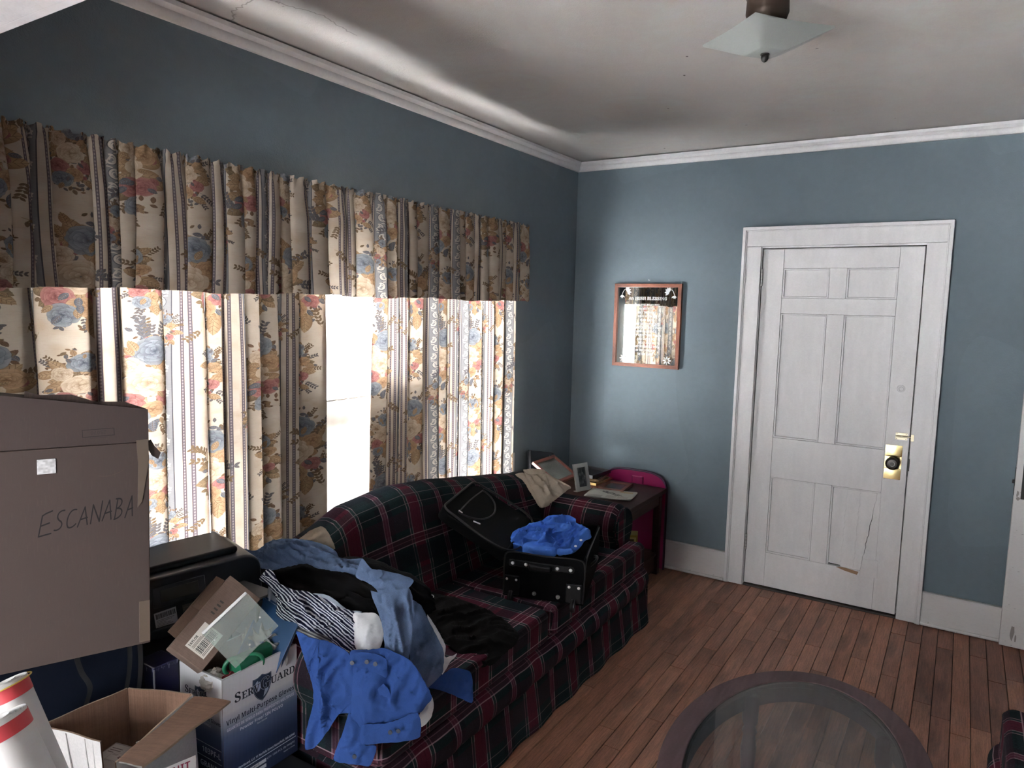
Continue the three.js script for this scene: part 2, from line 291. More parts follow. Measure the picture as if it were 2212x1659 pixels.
  return ctex(S, S, (g) => {
    g.fillStyle = 'rgb(218,206,186)'; g.fillRect(0, 0, S, S);
    for (let i = 0; i < 700; i++) { const x = rr(0, S), y = rr(0, S), r = rr(10, 60); wrapDraw(g, x, y, r, (g) => { const q = g.createRadialGradient(0, 0, 0, 0, 0, r); const c = rnd() < 0.5 ? '190,165,130' : '245,238,222'; q.addColorStop(0, `rgba(${c},0.16)`); q.addColorStop(1, `rgba(${c},0)`); g.fillStyle = q; g.fillRect(-r, -r, 2 * r, 2 * r); }); }
    const band = (x, w) => { g.fillStyle = 'rgb(122,116,122)'; g.fillRect(x, 0, w, S); g.fillStyle = 'rgba(206,196,186,0.55)'; for (let y = 0; y < S; y += 16) { g.beginPath(); g.ellipse(x + w / 2, y + 8, w * 0.22, 4.6, 0, 0, 7); g.fill(); } g.fillStyle = 'rgb(96,84,88)'; g.fillRect(x, 0, 2.5, S); g.fillRect(x + w - 2.5, 0, 2.5, S); };
    for (const x of [24, 400, 560, 1000]) { band(x, 15); band(x + 30, 11); }
    // scroll column
    for (const x0 of [466, 908]) {
      g.fillStyle = 'rgb(150,152,152)'; g.fillRect(x0, 0, 84, S);
      for (let y = 0; y < S; y += 128) for (const [dy, s] of [[0, 1], [64, -1]]) {
        for (const oy of [-S, 0, S]) { g.save(); g.translate(x0 + 42, y + dy + 32 + oy); g.scale(s, 1);
        g.strokeStyle = 'rgb(226,220,204)'; g.lineWidth = 8; g.beginPath(); g.arc(8, 0, 20, 0.3, 5.2); g.stroke(); g.lineWidth = 5; g.beginPath(); g.arc(4, 2, 9, 1.5, 6.6); g.stroke(); g.beginPath(); g.moveTo(-26, -30); g.quadraticCurveTo(10, -34, 26, 24); g.stroke(); g.strokeStyle = 'rgb(104,108,112)'; g.lineWidth = 3; g.beginPath(); g.arc(8, 0, 26, 1.2, 4.6); g.stroke(); g.restore(); }
      }
      g.fillStyle = 'rgb(92,92,98)'; g.fillRect(x0, 0, 4, S); g.fillRect(x0 + 80, 0, 4, S);
    }
    bouquet(g, 235, 300, 1.15); bouquet(g, 755, 810, 1.15); bouquet(g, 250, 800, 0.75); bouquet(g, 740, 300, 0.75); bouquet(g, 500, 560, 0.42); bouquet(g, 950, 60, 0.42);
    for (const [x, y, a] of [[110, 560, -1.2], [360, 560, 0.7], [620, 560, -2.2], [860, 540, -1], [90, 120, 0.9], [620, 80, 2.4], [600, 950, 1.3], [880, 960, -1.2]]) sprig(g, x, y, rr(70, 105), a, ...(rnd() < 0.5 ? OLIVE : GREYB));
    // woven slub
    for (let i = 0; i < 9000; i++) { g.fillStyle = `rgba(${rnd() < 0.5 ? '255,250,240' : '80,66,56'},${rr(0.03, 0.09)})`; g.fillRect(rr(0, S), rr(0, S), rr(4, 26), 1.2); }
  }, { rep: [1 / 0.64, 1 / 0.64] });
})();
const weaveBump = ptex(128, 128, (u, v, n) => { const a = 128 + 60 * Math.sin(u * 6.283 * 32) * Math.sin(v * 6.283 * 32) + 60 * (n(u, v, 64, 64, 3) - 0.5); return [a, a, a]; }, { data: true, rep: [12, 12] });
const curtainCloth = phy({ map: floralTex, color: new THREE.Color(0.62, 0.58, 0.585), transmission: 0.095, thickness: 0, roughness: 1, specularIntensity: 0.2, bumpMap: weaveBump, bumpScale: 0.0004 });
const valanceCloth = curtainCloth;

// a gathered sheet between z0 and z1: folds of uneven width, deeper towards the bottom
function drape(z0, z1, yt, yb, x, { amp = 0.022, fold = 0.085, full = 1.5, u0 = 0, lean = 0, heading = 0, rows = 46, hem = 0.0, slack = 0, ruffle = 0, over = 0.27 }) {
  const fs = []; let s = 0; const W = z1 - z0;
  while (s < W) { const w = fold * rr(0.55, 1.5); fs.push([s, w, amp * rr(0.5, 1.35) * Math.sqrt(w / fold), rr(-0.5, 0.5), rr(0, 6)]); s += w; }
  const k = W / s, cols = Math.ceil(W / 0.006);
  const at = (t, v) => {            // t along, v = 0 at the top
    const q = t * s; let i = 0; while (i < fs.length - 1 && fs[i + 1][0] < q) i++;
    const [a, w, A, sk, ph] = fs[i], p = clamp((q - a) / w, 0, 1), grow = 0.5 + 0.5 * Math.min(1, v * 3);
    const c = Math.cos(p * 6.283), fl = Math.pow((1 - c) / 2, 0.7);
    const bend = 0.012 * v * Math.sin(ph + v * 2.2) + lean * v * (t - 0.5);
    return [A * grow * (fl - 0.35) + slack * Math.sin(t * 5 + v * 2) * v, -w * over * Math.sin(p * 6.283 + sk) * grow + bend, fl];
  };
  return grid(cols, rows, (t, v) => {
    const [dx, dz] = at(t, v);
    let y = lerp(yt, yb, v), xx = x + dx;
    if (heading && v < 0.12) { const r = 0.006 * Math.sin(t * W * 300 + 3 * Math.sin(t * 40)) + 0.004 * Math.sin(t * W * 520 + v * 60); xx += r * (1 - v / 0.12); y += v < 0.01 ? ruffle * Math.sin(t * W * 260) : 0; }
    if (v > 0.97) y += hem * Math.sin(t * W * 9) + hem * 0.5 * Math.sin(t * W * 31);
    return [xx, y, z0 + t * W + dz, u0 + t * W * full, y];
  });
}
function curtain(label, z0, z1, o) {
  const c = thing('curtain', label, 'curtain');
  obj('drape', drape(z0, z1, 2.03, 0.33, 0.095, { amp: 0.015, ...o }), curtainCloth, c);
  obj('hem', drape(z0, z1, 0.34, 0.315, 0.097, { amp: 0.015, rows: 3, ...o }), curtainCloth, c);
  return c;
}
curtain('floral curtain at the far left, partly behind the tall carton', 2.868, 3.775, { fold: 0.12, u0: 0.15, lean: -0.04 });
curtain('floral curtain panel just left of the bare bright gap', 2.325, 2.872, { fold: 0.105, u0: 1.27, lean: -0.05 });
curtain('floral curtain panel just right of the bare bright gap', 1.448, 2.045, { fold: 0.10, u0: 2.2, lean: 0.05 });
curtain('narrow floral curtain panel at the end nearest the corner', 0.90, 1.442, { fold: 0.10, u0: 3.05 });
{
  const v = thing('valance', 'long gathered floral valance hung across the top of the windows', 'valance');
  const ZL = 3.775, ZR = 0.90;
  obj('front_panel', drape(ZR, ZL, 2.115, 1.695, 0.168, { amp: 0.034, fold: 0.07, full: 1.75, over: 0.3, u0: 0.4, heading: 1, ruffle: 0.006, hem: 0.004, rows: 40 }), valanceCloth, v);
  obj('return_panel', grid(14, 30, (t, q) => { const x = 0.168 - t * 0.168; return [x, lerp(2.112, 1.70, q), ZR - 0.006 + 0.008 * Math.sin(t * 9) * (0.3 + q) - 0.02 * q * (1 - t), 0.4 - t * 0.2, lerp(2.1, 1.7, q)]; }), valanceCloth, v);
  obj('curtain_rod', [cyl(0.009, 0.009, ZL - ZR, 12).rotateX(Math.PI / 2).translate(0.160, 2.085, (ZL + ZR) / 2), bx(0, 2.078, ZR, 0.160, 2.092, ZR + 0.006, 0.001)], steel, v);
}
// thin white sheer over the lower sash, seen through the bare gap
{
  const s = thing('sheer_curtain', 'plain white half curtain over the lower window in the gap', 'curtain');
  obj('drape', grid(60, 24, (t, v) => { const z = lerp(1.68, 2.32, t); return [-0.018 + 0.004 * Math.sin(t * 60), lerp(1.255 - 0.02 * Math.pow(Math.abs(t - 0.6) * 2, 3), 0.47, v), z, t, v]; }), phy({ color: new THREE.Color(0.86, 0.84, 0.79), transmission: 0.022, thickness: 0, roughness: 1, specularIntensity: 0.1 }), s);
  obj('rod', cyl(0.004, 0.004, 0.66, 8).rotateX(Math.PI / 2).translate(-0.018, 1.25, 2.0), steel, s);
}
// ---------------------------------------------------------------- panelled door in the back wall
const bareWood = std({ color: new THREE.Color(0.36, 0.22, 0.13), roughness: 0.8 });
{
  const d = structGroup('door_1');
  const X0 = 1.2285, X1 = 2.051, T = 2.03, Y0 = 0.016, ZF = -0.008, ZB = -0.045;
  const xs = [X0, 1.345, 1.595, 1.683, 1.936, X1], r = 0.0025;
  const stile = (a, b, c, e) => obj('stile', bx(a, c, ZB, b, e, ZF, r), whitePaint, d);
  const rail = (a, b, c, e) => obj('rail', bx(a, c, ZB, b, e, ZF - 0.0008, r), whitePaint, d);
  stile(xs[0], xs[1], Y0, T); stile(xs[4], xs[5], Y0, T);
  rail(xs[1], xs[4], Y0, 0.226); rail(xs[1], xs[4], 0.692, 0.93); rail(xs[1], xs[4], 1.662, 1.75); rail(xs[1], xs[4], 1.92, T);
  for (const [a, b] of [[0.226, 0.692], [0.93, 1.662], [1.75, 1.92]]) obj('mullion', bx(xs[2], a, ZB, xs[3], b, ZF - 0.0014, r), whitePaint, d);
  const moulding = (a, b, c, e) => {
    const q = (x0, y0, x1, y1) => bx(x0, y0, ZF - 0.02, x1, y1, ZF - 0.003, 0.004, 2);
    return [q(a, c, b, c + 0.011), q(a, e - 0.011, b, e), q(a, c, a + 0.011, e), q(b - 0.011, c, b, e)];
  };
  for (const [a, b] of [[xs[1], xs[2]], [xs[3], xs[4]]]) for (const [c, e] of [[0.226, 0.692], [0.93, 1.662], [1.75, 1.92]]) {
    const cracked = a > 1.6 && c < 0.3;
    const p = obj('panel', cracked ? bx(a, c, ZB, b, e, ZB + 0.006, 0) : bx(a - 0.003, c - 0.003, ZB, b + 0.003, e + 0.003, ZF - 0.0135, 0.001), cracked ? dark : whitePaint, d);
    if (!cracked) { obj('moulding', moulding(a, b, c, e), whitePaint, p); continue; }
    // kicked-in panel: four split boards with ragged joints, the last pushed back, bare wood torn open along the bottom
    obj('moulding', moulding(a, b, c, e).filter((_, i) => i !== 0 && i !== 3), whitePaint, p);
    const cuts = [[a - 0.003, a - 0.003], [a + 0.083, a + 0.076], [a + 0.152, a + 0.142], [a + 0.236, a + 0.175], [b + 0.003, b + 0.003]];
    const jag = (k, t) => lerp(cuts[k][1], cuts[k][0], t) + (k > 0 && k < 4 ? 0.0022 * Math.sin(t * 31 + k * 4) + 0.0018 * Math.sin(t * 77 + k) : 0);
    for (let k = 0; k < 4; k++) {
      const s = new THREE.Shape(), n = 26, gap = k === 2 ? 0.0008 : 0.0003, gr = k === 3 ? 0.0016 : 0.0003;
      const yb = k < 3 ? c + (k === 0 ? 0.012 : 0.004) : c - 0.01;
      for (let i = 0; i <= n; i++) { const t = i / n, y = lerp(yb - (k === 1 ? 0.006 : k === 2 ? 0.012 : 0) * (1 - 0), e + 0.003, t), x = jag(k, t) + gr + (k === 3 ? 0.004 * Math.max(0, Math.sin(t * 3.3) - 0.3) * (t < 0.7 ? 1 : 0.2) : 0); i ? s.lineTo(x, y) : s.moveTo(x, y); }
      for (let i = n; i >= 0; i--) { const t = i / n, y = lerp(yb - (k === 0 ? 0.004 : k === 1 ? 0.01 : k === 2 ? 0.016 : 0), e + 0.003, t), x = jag(k + 1, t) - gap; s.lineTo(x, y); }
      const g = new THREE.ExtrudeGeometry(s, { depth: 0.012, bevelEnabled: true, bevelSize: 0.0012, bevelThickness: 0.0012, bevelSegments: 1 });
      g.rotateY(0); g.translate(0, 0, ZB + 0.012 + [0, 0.001, 0.0022, -0.0005][k]);
      obj('panel_board', boxUV(g), whitePaint, p);
    }
    const torn = new THREE.Shape(); torn.moveTo(a + 0.055, c - 0.004); torn.lineTo(a + 0.10, c - 0.016); torn.lineTo(a + 0.165, c - 0.026); torn.lineTo(a + 0.172, c - 0.008); torn.lineTo(a + 0.12, c - 0.001); torn.lineTo(a + 0.08, c + 0.002);
    obj('torn_wood', boxUV(new THREE.ExtrudeGeometry(torn, { depth: 0.004, bevelEnabled: false }).translate(0, 0, ZF - 0.003)), bareWood, p);
    const patch = new THREE.Shape(); patch.moveTo(a + 0.178, c - 0.03); patch.lineTo(b + 0.012, c - 0.022); patch.lineTo(b + 0.01, c + 0.075); patch.lineTo(a + 0.19, c + 0.07);
    obj('filler_patch', boxUV(new THREE.ExtrudeGeometry(patch, { depth: 0.0014, bevelEnabled: true, bevelSize: 0.002, bevelThickness: 0.001, bevelSegments: 2 }).translate(0, 0, ZF + 0.0002)), whitePaint, p);
  }
  // hinges, the middle one painted over and hidden
  for (const y of [1.866, 0.275]) {
    const h = obj('hinge', [cyl(0.0065, 0.0065, 0.098, 14).translate(1.2285, y, 0.006), bx(1.2255, y - 0.049, -0.008, 1.2315, y + 0.049, 0.002, 0.001)], steel, d);
    obj('knuckle', [-0.03, -0.01, 0.01, 0.03].map((q) => new THREE.TorusGeometry(0.0066, 0.0008, 6, 18).rotateX(Math.PI / 2).translate(1.2285, y + q, 0.006)), blackMetal, h);
  }
  // brass plate with concave middle and a black knob
  const prof = [[0, 0.006], [0.055, 0.009], [0.060, 0.004], [0.0605, 0.004], [0.125, 0.004], [0.1255, 0.004], [0.13, 0.010], [0.185, 0.007]];
  const pl = grid(10, 7, (t, k) => { const i = Math.round(k * 7), [y, z] = prof[i]; return [1.942 + t * 0.079, 0.776 + y, ZF + z + 0.002 * Math.sin(t * Math.PI), t, k]; });
  const plate = obj('lock_plate', [pl, bx(1.9405, 0.7745, ZF, 2.0225, 0.963, ZF + 0.0045, 0.001)], brass, d);
  const kn = new THREE.LatheGeometry([[0, 0], [0.019, 0], [0.017, 0.012], [0.016, 0.022], [0.026, 0.028], [0.0345, 0.036], [0.0355, 0.044], [0.031, 0.052], [0.0305, 0.0535], [0.024, 0.0545], [0.0235, 0.056], [0, 0.056]].map(([a, b]) => new THREE.Vector2(a, b)), 36).rotateX(Math.PI / 2);
  obj('knob', kn.translate(1.982, 0.868, ZF + 0.003), std({ color: new THREE.Color(0.025, 0.02, 0.017), metalness: 0.6, roughness: 0.28 }), plate);
  obj('key_ring', new THREE.TorusGeometry(0.0125, 0.0016, 8, 28).translate(1.982, 0.868, ZF + 0.0592), steel, plate);
  // slide bolt with its keeper on the casing side
  const brassy = std({ color: new THREE.Color(0.5, 0.44, 0.31), metalness: 0.7, roughness: 0.35 });
  const bolt = obj('slide_bolt', [bx(1.984, 0.996, ZF, 2.041, 1.034, ZF + 0.002, 0.0006), bx(1.990, 1.009, ZF, 2.038, 1.021, ZF + 0.007, 0.003)], brassy, d);
  obj('bolt_rod', [cyl(0.0042, 0.0042, 0.074, 12).rotateZ(Math.PI / 2).translate(2.021, 1.015, ZF + 0.008), cyl(0.003, 0.004, 0.014, 10).rotateX(Math.PI / 2).translate(2.017, 1.017, ZF + 0.016)], brassy, bolt);
  obj('screw', [[1.990, 1.029], [2.034, 1.029], [1.990, 1.001], [2.034, 1.001]].map(([x, y]) => cyl(0.0024, 0.0024, 0.002, 10).rotateX(Math.PI / 2).translate(x, y, ZF + 0.0022)), blackMetal, bolt);
  // filled ring of an old lock
  obj('old_lock_patch', [cyl(0.019, 0.02, 0.002, 28).rotateX(Math.PI / 2).translate(1.991, 1.273, ZF + 0.0006), new THREE.TorusGeometry(0.011, 0.0014, 6, 24).translate(1.993, 1.271, ZF + 0.0016)], whitePaint, d);
  // casing with back band, jamb, threshold
  const t = structGroup('trim_4');
  const Z = 0.021;
  obj('casing_leg', bx(1.130, 0.004, 0, 1.222, 2.045, Z, 0.003), whitePaint, t);
  obj('casing_leg', bx(2.058, 0.004, 0, 2.156, 2.045, Z, 0.003), whitePaint, t);
  obj('casing_head', bx(1.130, 2.0456, 0, 2.156, 2.140, Z + 0.001, 0.003), whitePaint, t);
  const band = (pts, ang) => pts;
  obj('back_band', [bx(1.113, 0.004, 0, 1.132, 2.142, 0.034, 0.004, 2), bx(1.1312, 0.004, 0, 1.139, 2.135, 0.028, 0.003, 2)], whitePaint, t);
  obj('back_band', [bx(2.154, 0.004, 0, 2.173, 2.142, 0.034, 0.004, 2), bx(2.147, 0.004, 0, 2.1548, 2.135, 0.028, 0.003, 2)], whitePaint, t);
  obj('back_band', [bx(1.113, 2.1385, 0, 2.173, 2.158, 0.034, 0.004, 2), bx(1.135, 2.132, 0, 2.151, 2.139, 0.028, 0.003, 2)], whitePaint, t);
  obj('jamb', [bx(1.205, 0, -0.15, 1.2245, 2.055, 0.0005, 0.001), bx(2.0565, 0, -0.15, 2.075, 2.055, 0.0005, 0.001), bx(1.205, 2.0365, -0.15, 2.075, 2.056, 0.0005, 0.001)], whitePaint, t);
  obj('door_stop', [bx(1.2245, 0, -0.075, 1.245, 2.036, -0.05, 0.001), bx(2.036, 0, -0.075, 2.0565, 2.036, -0.05, 0.001), bx(1.2245, 2.016, -0.075, 2.0565, 2.0365, -0.05, 0.001)], whitePaint, t);
  obj('threshold', bx(1.2245, -0.002, -0.10, 2.0565, 0.010, 0.008, 0.004), std({ color: new THREE.Color(0.05, 0.04, 0.035), roughness: 0.6 }), t);
  obj('strike_plate', [bx(2.0505, 1.235, -0.03, 2.060, 1.298, -0.0035, 0.0008)], blackMetal, t, 'black metal strike of an old lock');
  obj('strike_plate', [bx(2.0512, 0.80, -0.03, 2.0612, 0.93, -0.0025, 0.001), bx(2.0535, 0.835, -0.01, 2.0625, 0.90, 0.0225, 0.001)], blackMetal, t);
  obj('bolt_keeper', [bx(2.0582, 0.997, Z, 2.073, 1.034, Z + 0.002, 0.0006)], brassy, t);
  // closed closet behind the door
  struct('wall_closet', [bx(0.9, -0.05, -0.9, 2.4, 2.5, -0.85, 0), bx(0.85, -0.05, -0.9, 0.9, 2.5, -0.15, 0), bx(2.4, -0.05, -0.9, 2.45, 2.5, -0.15, 0), bx(0.85, 2.45, -0.9, 2.45, 2.5, -0.15, 0), bx(0.85, -0.06, -0.9, 2.45, -0.01, -0.15, 0)], bluePaint);
}
// ---------------------------------------------------------------- second door, standing open close to the wall
{
  const d = structGroup('door_2');
  const X0 = 2.527, ZF = 0.075, ZB = 0.042;
  obj('stile', bx(X0, 0.012, ZB, X0 + 0.115, 2.03, ZF, 0.003), scuffedPaint, d);
  obj('stile', bx(X0 + 0.70, 0.012, ZB, X0 + 0.815, 2.03, ZF, 0.003), scuffedPaint, d);
  for (const [a, b] of [[0.012, 0.23], [0.70, 0.93], [1.66, 1.75], [1.92, 2.03]]) obj('rail', bx(X0 + 0.115, a, ZB, X0 + 0.70, b, ZF - 0.001, 0.003), scuffedPaint, d);
  for (const [a, b] of [[0.23, 0.70], [0.93, 1.66], [1.75, 1.92]]) obj('panel', bx(X0 + 0.11, a - 0.004, ZB + 0.006, X0 + 0.705, b + 0.004, ZF - 0.016, 0.001), scuffedPaint, d);
  const pl = obj('lock_plate', [bx(X0 + 0.028, 0.775, ZF, X0 + 0.078, 0.955, ZF + 0.003, 0.002)], blackMetal, d);
  obj('latch_bolt', [bx(X0 - 0.011, 0.848, ZB + 0.008, X0 + 0.004, 0.866, ZF - 0.008, 0.002), bx(X0 - 0.0015, 0.79, ZB + 0.005, X0 + 0.003, 0.93, ZF - 0.005, 0.0005)], blackMetal, pl);
  obj('knob', new THREE.LatheGeometry([[0, 0], [0.02, 0], [0.012, 0.01], [0.011, 0.03], [0.026, 0.038], [0.028, 0.05], [0.018, 0.06], [0, 0.062]].map(([a, b]) => new THREE.Vector2(a, b)), 28).rotateX(Math.PI / 2).translate(X0 + 0.055, 0.89, ZF + 0.002), blackMetal, pl);
  const chip = std({ color: new THREE.Color(0.30, 0.27, 0.25), roughness: 0.8 });
  obj('paint_chip', [[0.015, 0.80, 0.012, 0.045], [0.018, 0.775, 0.02, 0.02], [0.05, 0.09, 0.02, 0.10], [0.065, 0.06, 0.01, 0.05]].map(([x, y, w, h]) => { const s = new THREE.Shape(); const n = 9; for (let i = 0; i < n; i++) { const a = i / n * 6.283, q = rr(0.6, 1); i ? s.lineTo(X0 + x + Math.cos(a) * w * q / 2, y + Math.sin(a) * h * q / 2) : s.moveTo(X0 + x + w / 2, y); } return new THREE.ExtrudeGeometry(s, { depth: 0.0006, bevelEnabled: false }).translate(0, 0, ZF - 0.0002); }), chip, d);
}
// ---------------------------------------------------------------- framed mirror with etched lettering
{
  const m = thing('wall_mirror', 'small wood-framed mirror with white etched lettering, hung left of the panelled door', 'mirror', [0.534, 1.562, 0]);
  const W = 0.448, H = 0.532, F = 0.021;
  const redwood = std({ map: grainTex, color: new THREE.Color(0.85, 0.56, 0.44), roughness: 0.45 });
  const bar = (len) => { const s = new THREE.Shape(); s.moveTo(-len / 2, 0); s.lineTo(len / 2, 0); s.lineTo(len / 2 - F, F); s.lineTo(-len / 2 + F, F); return boxUV(new THREE.ExtrudeGeometry(s, { depth: 0.023, bevelEnabled: true, bevelSize: 0.0012, bevelThickness: 0.002, bevelSegments: 2 })); };
  const fr = (g) => obj('frame_bar', g, redwood, m);
  fr(bar(W).translate(0, -H / 2, 0.006)); fr(bar(W).rotateZ(Math.PI).translate(0, H / 2, 0.006)); fr(bar(H).rotateZ(Math.PI / 2).translate(W / 2, 0, 0.006)); fr(bar(H).rotateZ(-Math.PI / 2).translate(-W / 2, 0, 0.006));
  const w = W - 2 * F + 0.006, h = H - 2 * F + 0.006, CW = 820, CH = 984;
  const draw = (bg, fg) => (g) => {
    g.fillStyle = bg; g.fillRect(0, 0, CW, CH); g.fillStyle = fg; g.strokeStyle = fg; g.textAlign = 'center';
    const lf = (x, y, L, a) => { g.save(); g.translate(x, y); g.rotate(a); g.beginPath(); g.moveTo(0, 0); g.bezierCurveTo(L * 0.3, -L * 0.34, L * 0.8, -L * 0.2, L, 0); g.bezierCurveTo(L * 0.8, L * 0.2, L * 0.3, L * 0.34, 0, 0); g.fill(); g.restore(); };
    const ivy = (x, y, f) => { for (const a of [-1.3, -0.75, -0.2, 0.5, 1.1]) lf(x, y, 62, f > 0 ? a - 0.4 : Math.PI - a + 0.4); for (const a of [0.8, 1.7, 2.6]) lf(x - f * 62, y + 44, 40, f > 0 ? a : Math.PI - a); g.lineWidth = 6; g.beginPath(); g.moveTo(x + f * 6, y - 18); g.bezierCurveTo(x - f * 50, y - 60, x - f * 60, y + 20, x - f * 84, y + 80); g.stroke(); };
    ivy(128, 66, 1); ivy(CW - 128, 66, -1);
    g.font = 'bold 52px serif'; g.fillText('An IRISH BLESSING', CW / 2, 166);
    g.font = '33px serif';
    ['MAY THE ROAD RISE', 'to MEET YOU', 'MAY THE WIND', 'BE ALWAYS AT', 'YOUR BACK', 'MAY THE SUN SHINE', 'WARM UPON YOUR FACE', 'AND RAINS FALL', 'SOFT UPON YOUR FIELDS', 'AND UNTIL WE', 'MEET AGAIN', 'MAY GOD HOLD YOU', 'IN THE HOLLOW', 'OF HIS HAND'].forEach((t, i) => g.fillText(t, CW / 2, 240 + i * 48));
    for (const [x, f] of [[110, 1], [CW - 120, -1]]) for (let k = 0; k < 8; k++) lf(x + Math.cos(k * 0.785) * 14, CH - 66 + Math.sin(k * 0.785) * 14, 42, k * 0.785);
  };
  const col = ctex(CW, CH, draw('rgb(236,238,236)', 'rgb(196,197,195)'), { wrap: false });
  const mr = ctex(CW, CH, (g) => { draw('rgb(0,6,255)', 'rgb(0,190,0)')(g); }, { srgb: false, wrap: false });
  const pg = new THREE.PlaneGeometry(w, h).translate(0, 0, 0.019);
  obj('mirror_glass', [pg], std({ map: col, metalnessMap: mr, roughnessMap: mr, metalness: 1, roughness: 1 }), m, 'mirror glass with white etched ivy and words');
  obj('backing', bx(-w / 2, -h / 2, 0.004, w / 2, h / 2, 0.0185, 0.001), dark, m);
  single('nail', [cyl(0.002, 0.002, 0.02, 8).rotateX(Math.PI / 2).translate(0.536, 1.852, 0.008), new THREE.SphereGeometry(0.0035, 10, 8).translate(0.536, 1.852, 0.018)], std({ color: new THREE.Color(0.8, 0.8, 0.8), roughness: 0.4 }), 'tiny white nail head in the wall above the mirror', 'nail');
}
// ---------------------------------------------------------------- ceiling lamp: shallow square frosted shade, dark canopy
{
  const l = thing('ceiling_lamp', 'flush ceiling lamp with shallow square frosted glass shade, unlit', 'lamp', [1.688, CEIL, 2.07]);
  const R = 0.192, r = 0.06, yr = -0.142, yb = -0.184;
  const frost = phy({ color: new THREE.Color(0.42, 0.44, 0.415), transmission: 0.35, thickness: 0, roughness: 0.55, ior: 1.45, bumpMap: fineBump, bumpScale: 0.0003 });
  const rot = -0.08;
  const ring = (rad, y, n = 8) => { const P = []; for (let k = 0; k < 4; k++) { const a = rot + k * Math.PI / 2, b = a + Math.PI / 2; for (let i = 0; i < n; i++) { const t = i / n, cx = lerp(Math.cos(a), Math.cos(b), t), cz = lerp(Math.sin(a), Math.sin(b), t), bow = 1 - 0.012 * Math.sin(t * Math.PI); P.push([cx * rad * bow, y + (rad > 0.1 ? 0.004 * (1 - Math.sin(t * Math.PI)) : 0), cz * rad * bow]); } } return P; };
  const rings = [ring(R, yr), ring(R * 0.72, lerp(yr, yb, 0.42)), ring(R * 0.45, lerp(yr, yb, 0.78)), ring(r * 1.06, yb + 0.002), ring(r * 0.94, yb - 0.001), ring(0.004, yb - 0.002)];
  const N = 32;
  const g = grid(N, 5, (t, k) => { const i = Math.round(t * N) % N, j = Math.round(k * 5), p = rings[j][i]; return [p[0], p[1], p[2], p[0], p[2]]; });
  const up = g.clone().translate(0, 0.004, 0);
  obj('shade', [g, up], frost, l);
  obj('canopy', new THREE.LatheGeometry([[0.004, -0.10], [0.052, -0.098], [0.062, -0.07], [0.06, -0.03], [0.07, -0.010], [0.074, 0], [0, 0]].map(([a, b]) => new THREE.Vector2(a, b)), 40), std({ color: new THREE.Color(0.07, 0.045, 0.032), roughness: 0.5, metalness: 0.4 }), l);
  obj('finial', [cyl(0.004, 0.004, 0.08, 10).translate(0, -0.13, 0), new THREE.SphereGeometry(0.011, 16, 12).scale(1, 1.25, 1).translate(0, yb - 0.012, 0), cyl(0.013, 0.013, 0.004, 18).translate(0, yb - 0.003, 0)], blackMetal, l);
}
// ---------------------------------------------------------------- wall outlet
{
  const o = thing('wall_outlet', 'white electrical outlet cover on the blue wall beside the last curtain', 'outlet', [0, 0.726, 0.765], Math.PI / 2);
  const ivory = std({ color: new THREE.Color(0.62, 0.6, 0.56), roughness: 0.4 });
  obj('cover_plate', bx(-0.036, -0.058, 0, 0.036, 0.058, 0.006, 0.003, 2), ivory, o);
  for (const y of [-0.021, 0.021]) { const s = obj('socket', cyl(0.017, 0.017, 0.003, 24).rotateX(Math.PI / 2).translate(0, y, 0.006), ivory, o); obj('slot', [-0.006, 0.006].map((x) => bx(x - 0.001, y - 0.004, 0.006, x + 0.001, y + 0.005, 0.0078, 0)), dark, s); }
}
